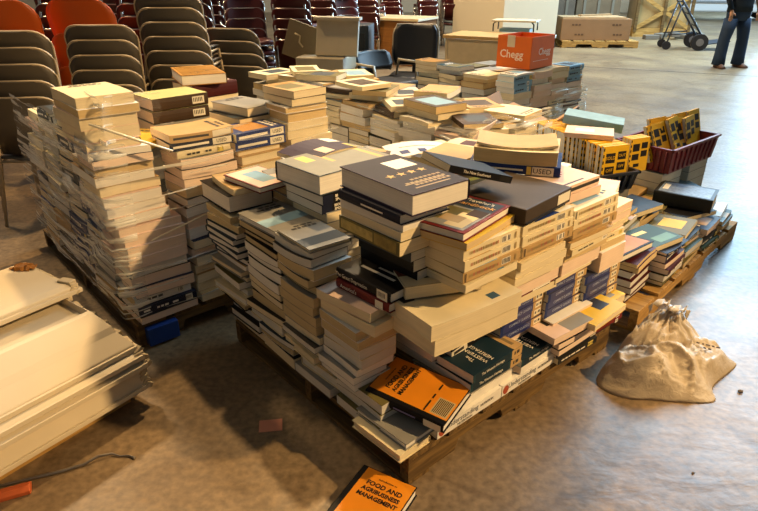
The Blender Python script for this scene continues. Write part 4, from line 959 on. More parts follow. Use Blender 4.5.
# ------------------------------------------------------------------ plastic bag
def bag():
    root = empty('plastic_bag', (1.22, 2.02, 0))
    # outline on the floor (relative), clockwise
    out = [(-.33, -.06), (-.26, -.13), (-.14, -.145), (-.02, -.16), (.09, -.15), (.13, -.06), (.30, .085), (.27, .14), (.15, .30), (.08, .38), (-.02, .36), (-.12, .26), (-.22, .12), (-.31, .02)]
    C0 = Vector((-.02, .07)); n = 96; P = []
    for i in range(n):
        t = i / n * len(out); a = int(t); f = t - a
        p0, p1, p2, p3 = (Vector(out[(a + q) % len(out)]) for q in (-1, 0, 1, 2))
        P.append(.5 * ((2 * p1) + (p2 - p0) * f + (2 * p0 - 5 * p1 + 4 * p2 - p3) * f * f + (3 * p1 - p0 - 3 * p2 + p3) * f ** 3))
    def G(p, cx, cy, sx, sy, h): return h * math.exp(-((p.x - cx) ** 2 / sx + (p.y - cy) ** 2 / sy))
    def H(p):
        return max(G(p, -.13, .0, .030, .016, .115), G(p, .00, .04, .026, .018, .120), G(p, .05, .22, .020, .018, .150), G(p, .13, .09, .018, .016, .095), G(p, -.02, .16, .014, .014, .135))
    def ridge(p, f, s_): return 1 - abs(noise.noise(Vector((p.x * f, p.y * f, s_)))) * 2.2
    m = MB(); k = m.mi(BAGM); rows = []; nr = 46; n = 96
    for j in range(nr):
        s = 1 - j / nr; row = []
        for i in range(n):
            p = C0 + (P[i] - C0) * s
            edge = min(1, (1 - s) / .22) ** .6
            dk = math.hypot(p.x - .05, p.y - .23); ang = math.atan2(p.y - .23, p.x - .05)
            rad = (abs(math.sin(ang * 6.5 + 1.3 * noise.noise(Vector((p.x * 7, p.y * 7, 3))))) - .6) * .024 * math.exp(-dk * 5.0)
            q = Vector((p.x + .03 * noise.noise(Vector((p.x * 10, p.y * 10, 8))), p.y + .03 * noise.noise(Vector((p.x * 10, p.y * 10, 15)))))
            w = (max(0, ridge(q, 8.5, 2.0)) ** 4) * .030 + (max(0, ridge(q, 24, 6.0)) ** 4) * .008 + noise.noise(Vector((p.x * 7, p.y * 7, 1))) * .016 + rad
            z = max(.002, edge * (H(p) + .010 + w))
            row.append(m.bm.verts.new((p.x, p.y, z)))
        rows.append(row)
    cen = m.bm.verts.new((C0.x, C0.y, rows[-1][0].co.z))
    for j in range(nr - 1):
        for i in range(n):
            f = m.bm.faces.new((rows[j][i], rows[j][(i + 1) % n], rows[j + 1][(i + 1) % n], rows[j + 1][i])); f.material_index = k; f.smooth = True
    for i in range(n):
        f = m.bm.faces.new((rows[-1][i], rows[-1][(i + 1) % n], cen)); f.material_index = k; f.smooth = True
    m.bm.faces.new(rows[0][::-1]).material_index = k
    o = m.build('bag_body', root)
    # knotted handles
    for q, (dx, dy, hh) in enumerate(((-.03, .02, .10), (.03, -.015, .075))):
        m = MB(); k = m.mi(BAGM); V = []
        for i in range(13):
            a = i / 12 * PI
            c_ = Vector((.05 + math.cos(a) * .045 + dx, .24 + dy + .015 * math.sin(a * 3), .165 + hh * math.sin(a) * .5))
            d = Vector((.016 * (1 + .4 * math.sin(i * 2.1)), .02, .010 * math.cos(i * 1.7)))
            V.append((m.bm.verts.new(c_ - d), m.bm.verts.new(c_ + d)))
        for i in range(12):
            f = m.bm.faces.new((V[i][0], V[i + 1][0], V[i + 1][1], V[i][1])); f.material_index = k; f.smooth = True
        h = m.build('handle', root); s = h.modifiers.new('solid', 'SOLIDIFY'); s.thickness = .002
    pm_ = MB(); rb_ = Matrix.Rotation(R(-28), 3, 'Z') @ Matrix.Rotation(R(24), 3, 'X')
    for q, w_ in enumerate((.012, .008, .016, .010, .014)): pm_.box(rb_ @ Vector((-.04 + q * .019, 0, 0)), (w_, .007, .001), mat('print_faded', '4A3A2A', .6), rb_)
    for q, w_ in enumerate((.010, .012)): pm_.box(rb_ @ Vector((-.012 + q * .018, -.018, 0)), (w_, .007, .001), mat('print_faded', '4A3A2A', .6), rb_)
    po = pm_.build('faded_print', root); po.location = (.145, .065, .118)
    tag(root, 'crumpled beige plastic bag tied at the top on floor by pallet', 'bag')
def bag_mat():
    m, nt, b = nodes('thin_plastic')
    b.inputs['Base Color'].default_value = rgb('D0C0A4'); b.inputs['Roughness'].default_value = .44; b.inputs['Specular IOR Level'].default_value = .5
    N = nt.nodes; tc = N.new('ShaderNodeTexCoord'); n = N.new('ShaderNodeTexNoise'); n.inputs['Scale'].default_value = 30; n.inputs['Detail'].default_value = 5; n.inputs['Distortion'].default_value = 2.0
    nt.links.new(tc.outputs['Object'], n.inputs['Vector'])
    bp = N.new('ShaderNodeBump'); bp.inputs['Strength'].default_value = .4; bp.inputs['Distance'].default_value = .008
    nt.links.new(n.outputs['Fac'], bp.inputs['Height']); nt.links.new(bp.outputs['Normal'], b.inputs['Normal'])
    t = N.new('ShaderNodeBsdfTranslucent'); t.inputs['Color'].default_value = rgb('B99C70'); mx = N.new('ShaderNodeMixShader'); mx.inputs[0].default_value = .32
    nt.links.new(b.outputs[0], mx.inputs[1]); nt.links.new(t.outputs[0], mx.inputs[2]); nt.links.new(mx.outputs[0], N['Material Output'].inputs['Surface'])
    return m
BAGM = bag_mat(); bag()

# ------------------------------------------------------------------ chairs
STB = mat('chair_brown', '4A443A', .42, .5, .08, 5); RIMM = mat('chair_beige_trim', 'A8977A', .4, .5, .1); MAR = mat('vinyl_maroon', '48100E', .45, .4, .15); ORC = mat('shell_orange', 'CE5A14', .35, .5, .12, 3)
CHR = mat('chrome', 'C9C2BA', .22, .6, .08, 20, .9); BLK = mat('plastic_black', '17171A', .45, .5, .1)
def chair(kind):
    nm = {'brown': 'stacking_chair', 'maroon': 'banquet_chair', 'orange': 'shell_chair'}[kind]
    root = empty(nm); pm_, fm = {'brown': (STB, RIMM), 'maroon': (MAR, CHR), 'orange': (ORC, CHR)}[kind]
    w, z0, z1, lean = {'brown': (.48, .43, .82, .10), 'maroon': (.42, .45, .86, .12), 'orange': (.50, .42, .86, .12)}[kind]
    # backrest: rounded panel, gently hollow; chair faces -Y
    outl = []; rad = {'brown': .10, 'maroon': .07, 'orange': .14}[kind]
    zb = {'brown': z0 + .02, 'maroon': z0 + .12, 'orange': z0 - .02}[kind]
    for (cx, sgn) in ((1, 1), (-1, -1)):
        for q in range(7):
            a = (q / 6) * PI / 2
            if sgn > 0: outl.append((w / 2 - rad + rad * math.cos(a), z1 - rad + rad * math.sin(a)))
            else: outl.append((-(w / 2 - rad) - rad * math.sin(a), z1 - rad + rad * math.cos(a)))
    taper = .88 if kind != 'orange' else .8
    outl = [(w / 2 * taper, zb), (w / 2 * .97, (zb + z1) / 2)] + outl + [(-w / 2 * .97, (zb + z1) / 2), (-w / 2 * taper, zb)]
    def yb(x, z): return .20 + lean * (z - z0) / (z1 - z0) - .05 * (abs(x) / (w / 2)) ** 2
    m = MB(); k = m.mi(pm_); ax_ = []
    nx = 10
    # grid panel clipped by outline: build as fan strips between left and right halves
    n = len(outl) // 2; L_ = outl[:n]; R_ = outl[::-1][:n]
    grid = []
    for (a, c_) in zip(L_, R_):
        grid.append([m.bm.verts.new((a[0] + (c_[0] - a[0]) * q / nx, yb(a[0] + (c_[0] - a[0]) * q / nx, a[1]), a[1])) for q in range(nx + 1)])
    for i in range(len(grid) - 1):
        for q in range(nx):
            f = m.bm.faces.new((grid[i][q], grid[i][q + 1], grid[i + 1][q + 1], grid[i + 1][q])); f.material_index = k; f.smooth = True
    o = m.build('backrest', root); s = o.modifiers.new('solid', 'SOLIDIFY'); s.thickness = {'brown': .010, 'maroon': .028, 'orange': .008}[kind]; s.offset = 0
    m = MB(); m.tube([(x, yb(x, z), z) for x, z in outl], .008 if kind != 'orange' else .005, fm if kind != 'orange' else pm_, 6); m.build('back_trim', root)
    # seat
    m = MB(); k = m.mi(pm_); g2 = []
    for i in range(7):
        y = -.20 + .42 * i / 6; wd = w * (.96 - .10 * i / 6)
        g2.append([m.bm.verts.new((-wd / 2 + wd * q / 6, y, z0 + .012 * math.cos((q - 3) / 3 * PI) * -1 + (.02 if kind == 'maroon' else 0) - .012 * (i == 0))) for q in range(7)])
    for i in range(6):
        for q in range(6):
            f = m.bm.faces.new((g2[i][q], g2[i][q + 1], g2[i + 1][q + 1], g2[i + 1][q])); f.material_index = k; f.smooth = True
    o = m.build('seat', root); s = o.modifiers.new('solid', 'SOLIDIFY'); s.thickness = .04 if kind == 'maroon' else .012; s.offset = -1
    # legs
    for sx in (-1, 1):
        m = MB(); m.tube([(sx * w * .46, -.19, z0 - .02), (sx * w * .50, -.24, .0)], .011, fm, 8); m.build('leg', root)
        m = MB(); m.tube([(sx * w * .40, yb(0, z1) + .004 if kind == 'maroon' else .235, z1 - .06 if kind == 'maroon' else z0 + .12), (sx * w * .46, .21, z0 - .02), (sx * w * .50, .31, .0)], .011, fm, 8); m.build('leg', root)
    m = MB(); m.tube([(-w * .46, -.19, z0 - .025), (w * .46, -.19, z0 - .025), (w * .46, .21, z0 - .025), (-w * .46, .21, z0 - .025)], .010, fm, 8, True); m.build('seat_frame', root)
    return root
protos = {}
def place(kind, loc, deg, lab, cat_group):
    if kind not in protos: protos[kind] = chair(kind); o = protos[kind]
    else: o = copy_thing(protos[kind])
    o.location = loc; o.rotation_euler = (0, 0, R(deg)); tag(o, lab, 'chair', cat_group); return o
SN = ['lowest', 'second', 'third', 'fourth', 'fifth', 'sixth', 'seventh', 'eighth']
for (x, y, dg, n, dx, nm) in ((-2.24, 3.98, 186, 5, -.012, 'leftmost stack'), (-1.86, 4.42, 184, 5, -.012, 'stack second from left'), (-1.40, 4.66, 180, 7, -.018, 'tall stack behind left pallet'), (-1.06, 5.30, 166, 4, -.03, 'short stack nearest the copier')):
    for i in range(n):
        place('brown', (x + dx * i, y + .035 * i, .092 * i), dg, f"{SN[i]} dark brown stacking chair in the {nm}", 'dark brown stacking chairs')
for (x, y, n, nm) in ((-2.74, 4.85, 3, 'leftmost orange stack'), (-2.27, 5.05, 3, 'orange stack behind brown chairs')):
    for i in range(n): place('orange', (x, y + .03 * i, .235 * i), 184, f"{SN[i]} orange shell chair in the {nm}", 'orange shell chairs')
for (x, y, dg, n, nm) in ((-2.82, 5.75, 200, 6, 'between the orange stacks'), (-2.12, 5.75, 200, 7, 'right of the orange stack'), (-1.52, 5.95, 150, 6, 'behind tall brown stack'), (-1.30, 6.45, 20, 5, 'with bright red seat above short brown stack'),
                          (-.86, 6.95, 172, 6, 'left of the copier'), (-.72, 9.0, 170, 6, 'behind the copier'), (-.33, 8.6, 30, 5, 'between copier and desk'), (.30, 13.2, 170, 5, 'behind left end of desk'), (1.0, 13.6, 185, 5, 'behind middle of desk'), (1.65, 14.4, 170, 6, 'behind right end of desk'), (2.4, 16.4, 190, 6, 'beside the white partition'), (-1.9, 7.6, 170, 7, 'in rear row at left'), (-3.0, 7.8, 170, 7, 'in rear row at far left'), (-.1, 11.4, 160, 6, 'in rear row behind equipment cabinet')):
    for i in range(n):
        place('maroon', (x - .01 * i, y + .04 * i, .10 * i), dg, f"{SN[i]} maroon chrome-framed chair in stack {nm}", 'maroon banquet chairs')

# ------------------------------------------------------------------ office things at the back
BEI = mat('plastic_beige', 'B3A68A', .45, .4, .08); BEID = mat('plastic_taupe', '837556', .5, .4, .1); WDK = wood_mat('desk_oak', '7A4E22', '8F5F2C', 1.2); DTOP = mat('laminate_cream', 'CDB78C', .35, .5, .06)
cp = empty('office_copier', (-.60, 6.05, 0), R(-12))
m = MB(); m.box((0, 0, .34), (.62, .55, .62), BEI); m.build('cabinet', cp, .01)
m = MB(); m.box((0, 0, .02), (.60, .53, .04), BLK); m.build('base', cp)
m = MB(); m.box((.10, 0, .72), (.46, .5, .14), BEI); m.build('engine', cp, .01)
m = MB()
for i in range(5): m.box((-.16, -.277, .56 - i * .022), (.14, .004, .010), BLK)
m.build('vent', cp)
m = MB(); m.box((.03, -.278, .56), (.14, .006, .10), BLK); m.build('front_door', cp)
m = MB(); m.box((.24, -.1, .95), (.40, .05, .32), BEI, Matrix.Rotation(R(-16), 3, 'X')); m.box((.24, -.07, 1.12), (.44, .12, .03), BEI); m.build('raised_lid', cp, .006)
m = MB(); m.box((-.14, 0, .90), (.34, .02, .34), BEID, Matrix.Rotation(R(18), 3, 'Y')); m.build('side_panel', cp, .006)
m = MB(); m.tube([(-.2, -.02, .98), (-.14, -.05, .96), (-.16, -.03, .9), (-.12, -.05, .86)], .008, mat('cable_cream', 'C7B78E', .5), 6); m.build('cable', cp)
m = MB(); m.box((-.36, -.05, .50), (.16, .4, .10), BEID); m.build('paper_tray', cp, .006)
tag(cp, 'dismantled beige office copier standing behind the rear books', 'copier')
bb = empty('equipment_box', (-.20, 6.9, 0), R(-8)); m = MB(); m.box((0, 0, .50), (.24, .4, 1.0), mat('panel_blueblack', '1C2730', .5)); m.build('body', bb, .01); m = MB(); m.box((0, -.203, .8), (.16, .006, .25), mat('plastic_gap', '11151A', .5)); m.build('front_panel', bb); tag(bb, 'dark blue-black equipment cabinet right of the copier', 'cabinet')
def desk(loc, deg, L, W, H, top, body, lab, nm='office_desk'):
    d = empty(nm, loc, R(deg)); m = MB(); m.box((0, 0, H - .02), (L, W, .04), top); m.build('desktop', d, .004)
    m = MB(); m.box((0, -W / 2 + .05, H / 2 - .02), (L - .06, .025, H - .06), body); m.build('modesty_panel', d)
    for s in (-1, 1):
        m = MB(); m.box((s * (L / 2 - .05), 0, H / 2 - .02), (.03, W - .06, H - .04), body); m.build('side_panel', d)
    m = MB(); m.box((L / 2 - .28, .05, H / 2 + .06), (.40, W - .18, H - .3), body); dr = m.build('drawer_unit', d)
    tag(d, lab, 'desk'); return d
desk((.10, 11.6, 0), -29, 1.75, .85, .78, DTOP, WDK, 'brown wooden desk with pale top at centre back')
desk((1.62, 8.55, 0), -28, 1.35, .72, .74, mat('laminate_oak', 'BC9960', .4), mat('laminate_beige', 'C9B893', .5), 'beige desk carrying the monitor riser before white partition')
rs = empty('monitor_riser', (1.93, 9.05, .745), R(-22)); m = MB(); m.box((0, 0, .14), (.62, .40, .02), mat('laminate_riser', 'C8B798', .4)); m.build('shelf', rs, .003)
for sx in (-1, 1):
    m = MB(); m.tube([(sx * .28, -.17, 0.006), (sx * .28, -.18, .10), (sx * .25, -.17, .13), (sx * .25, .17, .13), (sx * .28, .18, .10), (sx * .28, .17, .006)], .010, BLK, 8); m.build('leg', rs)
tag(rs, 'monitor riser shelf with black tube legs on beige desk', 'stand')
m = MB(); m.box((0, 0, .02), (.42, .26, .04), mat('paper_blue', '6F95A8', .5)); o = m.build('paper_stack', loc=(1.93, 9.0, .745), rotz=R(-22)); tag(o, 'bluish stack of papers under the monitor riser', 'papers')
def office_chair(loc, deg, lab, arm=False, h1=.98):
    c = empty('office_chair', loc, R(deg)); w, h0 = .50, .56
    m = MB(); k = m.mi(BLK); rws = []
    for i in range(9):
        z = h0 + (h1 - h0) * i / 8; wd = w * (1 if 1 < i < 7 else (.96 if i in (1, 7) else .84))
        rws.append([(-wd / 2 + wd * q / 10, .02 + .05 * ((q - 5) / 5) ** 2 * -1 + .10 * (i / 8), z) for q in range(11)])
    for i in range(8):
        for q in range(10):
            f = m.face((rws[i][q], rws[i][q + 1], rws[i + 1][q + 1], rws[i + 1][q]), BLK); f.smooth = True
    bmesh.ops.remove_doubles(m.bm, verts=m.bm.verts, dist=.0001)
    o = m.build('backrest', c); s = o.modifiers.new('solid', 'SOLIDIFY'); s.thickness = .05
    m = MB(); m.tube([rws[i][0] for i in range(9)] + rws[8][1:10] + [rws[8 - i][10] for i in range(9)], .014, RIMM, 6); m.build('back_trim', c)
    m = MB(); m.box((0, -.26, .46), (.48, .46, .08), BLK); m.build('seat', c, .03)
    m = MB(); m.cyl((0, -.22, .08), (0, -.22, .44), .025, BLK); m.build('post', c)
    m = MB(); m.box((0, .03, .52), (.06, .03, .18), BLK); m.build('back_bracket', c)
    for q in range(5):
        a = q * 2 * PI / 5; m = MB(); m.tube([(0, -.22, .09), (.28 * math.cos(a), -.22 + .28 * math.sin(a), .055)], .016, BLK, 6)
        m.cyl((.28 * math.cos(a) - .01, -.22 + .28 * math.sin(a), .028), (.28 * math.cos(a) + .01, -.22 + .28 * math.sin(a), .028), .028, BLK); m.build('base_leg', c)
    if arm:
        for sx in (-1, 1):
            m = MB(); m.tube([(sx * .27, -.05, .46), (sx * .29, -.08, .66), (sx * .29, -.36, .66), (sx * .27, -.38, .46)], .016, RIMM, 8); m.build('armrest', c)
    tag(c, lab, 'chair'); return c
office_chair((.40, 7.0, 0), -12, 'black office chair back with pale edge before beige desk')
office_chair((-.06, 6.6, 0), 40, 'low black office chair with tan armrests left of the desk', True, .74)

# ------------------------------------------------------------------ right background: pallet of cardboard, wrapped goods, hand truck, person, van
pr_ = Frame(3.95, 13.4, 0)
KB = mat('kraft_box', '8E6E4E', .8, .2, .1, 6); KBL = mat('kraft_lid', 'A88862', .8, .2, .1, 6)
pallet(Frame(3.98, 13.74, -3), 1.1, 1.62, 'low wooden pallet under the long brown carton at back', PWL, .14)
lb = empty('long_carton', (4.72, 14.30, .141), R(-3)); m = MB(); m.box((0, 0, .22), (1.48, .95, .44), KB); m.build('box', lb, .01)
m = MB(); m.box((-.05, -.1, .455), (1.35, .7, .03), KBL); m.box((.1, .1, .485), (.9, .10, .03), KBL, Matrix.Rotation(.5, 3, 'Z')); m.build('top_flaps', lb)
m = MB()
for (x, z) in ((-.50, .32), (-.42, .12), (.36, .32), (.40, .12)):
    for q in range(3): m.box((x + q * .07, -.477, z), (.05, .003, .035), mat('print_kraft', '5E452F', .8))
m.build('shipping_print', lb)
tag(lb, 'long flat brown cardboard carton on low pallet at back', 'carton')
for i, (x, y, w, d, h, mm, lab) in enumerate(((4.3, 16.6, 1.2, .9, 1.1, '6A5E50', 'grey-brown wrapped load behind the long carton, left'), (5.6, 16.9, 1.1, .9, 1.3, '77644C', 'brown wrapped load behind the long carton, right'))):
    b = empty('pallet_load', (x, y, 0), R(-4)); m = MB(); m.box((0, 0, h / 2 + .12), (w, d, h), mat('load_' + mm, mm, .6, .4, .3, 5)); m.build('boxes', b, .01)
    for q in range(3):
        m = MB(); m.box((-w / 2 + .2 + q * (w - .4) / 2, -d / 2 - .01, h / 2 + .12), (.06, .02, h), mat('post_grey', '807868', .5)); m.build('strap', b)
    m = MB(); m.box((0, 0, .06), (w + .06, d + .06, .12), PWL); m.build('base', b)
    tag(b, lab, 'load')
cr = empty('wrapped_crate', (7.15, 16.6, 0), R(-4))
m = MB(); m.box((0, 0, .10), (1.4, 1.0, .2), PWL); m.build('base', cr)
for (x0, z0_, x1, z1_) in ((-.66, .2, .66, 1.0), (-.66, 1.0, .66, .2)):
    m = MB(); d = Vector((x1 - x0, 0, z1_ - z0_)); m.box(((x0 + x1) / 2, -.5, (z0_ + z1_) / 2), (d.length, .03, .09), PWL, Matrix.Rotation(-math.atan2(d.z, d.x), 3, 'Y')); m.build('brace', cr)
for x in (-.66, 0, .66):
    m = MB(); m.box((x, -.5, .62), (.07, .05, 1.0), PW); m.build('post', cr)
m = MB(); m.box((0, 0, .62), (1.25, .85, .85), mat('goods_tan', 'A48A5C', .35, .5, .4, 4)); m.build('goods', cr, .02)
m = MB(); m.box((0, 0, 1.1), (1.34, .94, .05), mat('film_rope', 'E4DCC0', .2, .7)); m.build('film_top', cr, .02)
tag(cr, 'film-wrapped crate with crossed wooden braces left of the hand truck', 'crate')
rd = empty('rubbish_heap', (7.55, 15.55, 0)); m = MB()
for i in range(5): m.box((-.9 + i * .28, .1 * (i % 2), .05 + .03 * (i % 3)), (.34, .2, .1), mat('scrap_grey', '6C6458', .6), Matrix.Rotation(i * .7, 3, 'Z'))
m.build('scrap', rd, .01); tag(rd, 'low scatter of grey scrap on floor before wrapped crate', 'debris')

ht = empty('hand_truck', (6.55, 13.55, 0), R(-12)); TRM = mat('truck_blueblack', '1E2633', .35, .6, .1)
lean = R(36)
def hp(x, s, y=0.0): return (x, y + s * math.sin(lean) * -1.0, .20 + s * math.cos(lean))
# frame leans back to the left of the picture; rails run up-left
def rail(x, s): return Vector((-s * math.sin(lean) + .32, x, .16 + s * math.cos(lean)))
for x in (-.26, .26):
    m = MB(); m.tube([rail(x, 0), rail(x, 1.35)], .022, TRM, 10); m.build('rail', ht)
for s in (.12, .40, .68, .96, 1.24):
    m = MB(); m.tube([rail(-.26, s), rail(.26, s)], .016, TRM, 8); m.build('crossbar', ht)
m = MB(); m.tube([rail(-.26, 1.35), rail(-.26, 1.5), rail(.26, 1.5), rail(.26, 1.35)], .02, TRM, 8); m.build('handle', ht)
m = MB(); m.box((.55, 0, .155), (.50, .56, .02), TRM, Matrix.Rotation(R(-9), 3, 'Y')); m.build('toe_plate', ht, .004)
for x in (-.30, .30):
    w_ = MB(); w_.tube([(.20, x - .045, .165), (.20, x + .045, .165)], .165, mat('rubber_dark', '231F1E', .7, .3), 24); wh = w_.build('wheel', ht)
    w_ = MB(); w_.tube([(.20, x - .052, .165), (.20, x + .052, .165)], .075, mat('rim_grey', '6A6460', .5), 16); w_.build('hub', wh)
m = MB(); m.tube([(.20, -.30, .165), (.20, .30, .165)], .015, TRM, 8); m.build('axle', ht)
for x in (-.24, .24):
    m = MB(); m.tube([rail(x, .95), (-.42, x, .13)], .016, TRM, 8); m.tube([(-.42, x, .30), (.05, x, .34)], .014, TRM, 8); m.build('support_leg', ht)
    w_ = MB(); w_.tube([(-.42, x - .025, .085), (-.42, x + .025, .085)], .085, mat('rubber_dark', '231F1E', .7, .3), 18); w_.build('caster', ht)
m = MB(); m.box((.0, 0, .62), (.02, .34, .55), mat('truck_panel', 'A8AEB2', .5), Matrix.Rotation(-lean, 3, 'Y')); m.build('back_panel', ht)
tag(ht, 'dark blue-black hand truck leaning back beside the person', 'hand truck')

# person: only the legs are in the picture
pe = empty('person', (6.04, 10.82, 0), R(12))
JE = mat('denim_navy', '24344A', .75, .25, .15, 30); SK = mat('skin', 'B98A6C', .5, .4, .05); SH_ = mat('shoe_tan', '5E4230', .6, .3, .15); JK = mat('jacket_navy', '1C242C', .8, .2, .1); HAIR = mat('hair_brown', '2E2118', .6)
def ell(c, rx, ry, n=16): return [(c[0] + rx * math.cos(i * 2 * PI / n), c[1] + ry * math.sin(i * 2 * PI / n), c[2]) for i in range(n)]
m = MB()
for s in (-1, 1):
    fx = s * .19; pts = [(fx * 1.0, 0, .05, .098, .115), (fx * .99, 0, .20, .092, .10), (fx * .95, .0, .46, .088, .095), (fx * .80, 0, .62, .100, .105), (fx * .58, .01, .80, .115, .120)]
    m.loft([ell((x, y, z), a, b_) for x, y, z, a, b_ in pts], JE, True)
m.loft([ell((0, .01, z), a, b_) for z, a, b_ in ((.76, .20, .12), (.86, .215, .14), (.96, .20, .135), (1.04, .19, .125))], JE, True)
m.build('trousers', pe)
m = MB(); m.loft([ell((0, .01, z), a, b_) for z, a, b_ in ((.90, .225, .15), (1.0, .215, .145), (1.2, .22, .14), (1.38, .235, .13), (1.46, .19, .11), (1.50, .08, .075))], JK, True)
for s in (-1, 1): m.tube([(s * .21, .01, 1.42), (s * .29, .0, 1.15), (s * .27, -.12, .93)], [.068, .055, .042], JK, 12)
m.build('jacket', pe)
bv = [((0, .01, .95), .11), ((0, .01, 1.20), .11), ((0, .01, 1.40), .10), ((0, .01, 1.50), .052), ((0, -.005, 1.60), .078), ((0, -.008, 1.68), .088), ((0, .0, 1.74), .070)]
be = [(i, i + 1) for i in range(6)]
for s_ in (-1, 1):
    k0 = len(bv); bv += [((s_ * .19, .01, 1.40), .055), ((s_ * .27, .0, 1.15), .042), ((s_ * .26, -.11, .94), .028), ((s_ * .26, -.125, .87), .030)]
    be += [(2, k0), (k0, k0 + 1), (k0 + 1, k0 + 2), (k0 + 2, k0 + 3)]
    for f_ in range(4):
        q = len(bv); x_ = s_ * .26 - .027 + .018 * f_
        bv += [((x_, -.13, .835), .0095), ((x_, -.135, .80), .0088), ((x_, -.125, .765 - .008 * (f_ in (1, 2))), .0075)]; be += [(k0 + 3, q), (q, q + 1), (q + 1, q + 2)]
    q = len(bv); bv += [((s_ * .215, -.14, .88), .011), ((s_ * .20, -.155, .845), .009)]; be += [(k0 + 3, q), (q, q + 1)]
    q = len(bv); bv += [((s_ * .016, -.02, .80), .05)] if False else []
for nose_ in ((0, -.105, 1.655),):
    q = len(bv); bv.append((nose_, .012)); be.append((5, q))
me = bpy.data.meshes.new('body'); me.from_pydata([p_ for p_, _ in bv], be, [])
body = bpy.data.objects.new('body', me); COL.objects.link(body); body.parent = pe
sk = body.modifiers.new('skin', 'SKIN'); sk.use_smooth_shade = True
for i, (_, r_) in enumerate(bv): me.skin_vertices[0].data[i].radius = (r_, r_)
me.skin_vertices[0].data[0].use_root = True
sd_ = body.modifiers.new('sub', 'SUBSURF'); sd_.levels = 1; sd_.render_levels = 1
me.materials.append(SK)
m = MB()
for s_ in (-1, 1): m.tube([(s_ * .032, -.088, 1.69), (s_ * .032, -.098, 1.69)], .011, mat('eye_dark', '1A1512', .3), 8)
for s_ in (-1, 1):
    e_ = MB(); e_.tube([(s_ * .032, -.080, 1.695), (s_ * .032, -.097, 1.695)], .010, mat('eye_dark', '1A1512', .3), 8); e_.build('eye', pe)
m.bm.free()
e_ = MB(); e_.box((0, -.093, 1.615), (.045, .012, .008), mat('lip', '8A4A40', .5)); e_.build('mouth', pe)
for s_ in (-1, 1):
    e_ = MB(); e_.tube([(s_ * .085, .0, 1.70), (s_ * .094, .012, 1.67), (s_ * .086, .008, 1.645)], [.012, .014, .009], SK, 8); e_.build('ear', pe)
m = MB(); m.loft([ell((0, .015, z), a, b_, 18) for z, a, b_ in ((1.68, .082, .098), (1.75, .078, .094), (1.80, .05, .06), (1.815, .01, .015))], HAIR, True); m.build('hair', pe)
for s in (-1, 1):
    m = MB(); m.loft([[(s * .19 + s * .03 * (1 - t) + wx * math.cos(a * PI / 8) * 1.0, .07 - .27 * (1 - t) + 0, h0 + hh * max(0, math.sin(a * PI / 8)) if True else 0) for a in range(16)] for t, wx, hh, h0 in ((1.0, .035, .08, .006), (.85, .045, .09, .004), (.5, .048, .085, .004), (.2, .050, .06, .004), (.02, .036, .035, .006))], SH_, True)
    m.build('shoe', pe)
tag(pe, 'person in dark navy trousers and tan shoes standing at upper right', 'person')

# white van at the dock
vn = empty('white_van', (11.6, 22.2, 0), R(-16)); VW = mat('paint_white', 'C9CCCB', .3, .5, .04); GLS = mat('glass_dark', '27333A', .1, .7, .05)
m = MB(); m.prism([(-.9, .28), (.9, .28), (.95, 1.0), (.86, 1.9), (.72, 2.1), (-.72, 2.1), (-.86, 1.9), (-.95, 1.0)], (-2.3, 2.3), VW); m.build('body', vn, .05)
m = MB(); m.box((-.4, -.935, 1.35), (1.5, .03, .60), GLS); m.build('side_window', vn, .02)
m = MB(); m.box((-1.75, -.93, 1.35), (.7, .03, .55), GLS); m.build('side_window', vn, .02)
m = MB(); m.box((.9, -.95, 1.35), (.7, .03, .60), GLS); m.build('side_window', vn, .02)
for x in (-1.5, 1.5):
    for y in (-.82, .82):
        m = MB(); m.tube([(x, y - .1, .33), (x, y + .1, .33)], .33, mat('rubber_dark', '231F1E', .7, .3), 24); m.build('wheel', vn)
m = MB(); m.box((0, -.955, .60), (4.2, .02, .06), mat('trim_grey', '7C8082', .4)); m.build('side_moulding', vn)
tag(vn, 'white van with dark windows standing far behind the person', 'van')

# ------------------------------------------------------------------ setting
WALLM = mat('wall_paint', 'B5A68C', .7, .2, .05, 2)
m = MB()
# boxed-in white column / partition
c0 = Vector((2.55, 13.2, 0)); a0 = Vector((1.62, 14.1, 0)); b0 = Vector((3.80, 13.75, 0)); d0 = a0 + b0 - c0
m.loft([[tuple(p + Vector((0, 0, z))) for p in (c0, b0, d0, a0)] for z in (0, 3.6)], mat('partition_paint', 'D6C8AC', .6, .25, .04, 3), True, False)
o = m.build('wall_partition'); o['kind'] = 'structure'
m = MB()
e_ = (b0 - c0); m.box((c0 + b0) / 2 + Vector((0, -.03, .06)), (e_.length, .04, .12), mat('plinth_dark', '3A332A', .6), Matrix.Rotation(math.atan2(e_.y, e_.x), 3, 'Z')); o = m.build('baseboard_partition'); o['kind'] = 'structure'
# back wall with an open dock door at the right
m = MB(); m.box((-.2, 26.1, 3), (31.6, .2, 6), WALLM); m.box((24.3, 26.1, 3), (3.4, .2, 6), WALLM); m.box((19.1, 26.1, 5.1), (7, .2, 1.8), WALLM)
o = m.build('wall_back'); o['kind'] = 'structure'
m = MB()
for x in (15.6, 22.6): m.box((x, 25.98, 2.1), (.2, .2, 4.2), mat('door_frame', '6E6A62', .5))
m.box((19.1, 25.98, 4.2), (7.2, .2, .2), mat('door_frame', '6E6A62', .5)); o = m.build('door_1'); o['kind'] = 'structure'

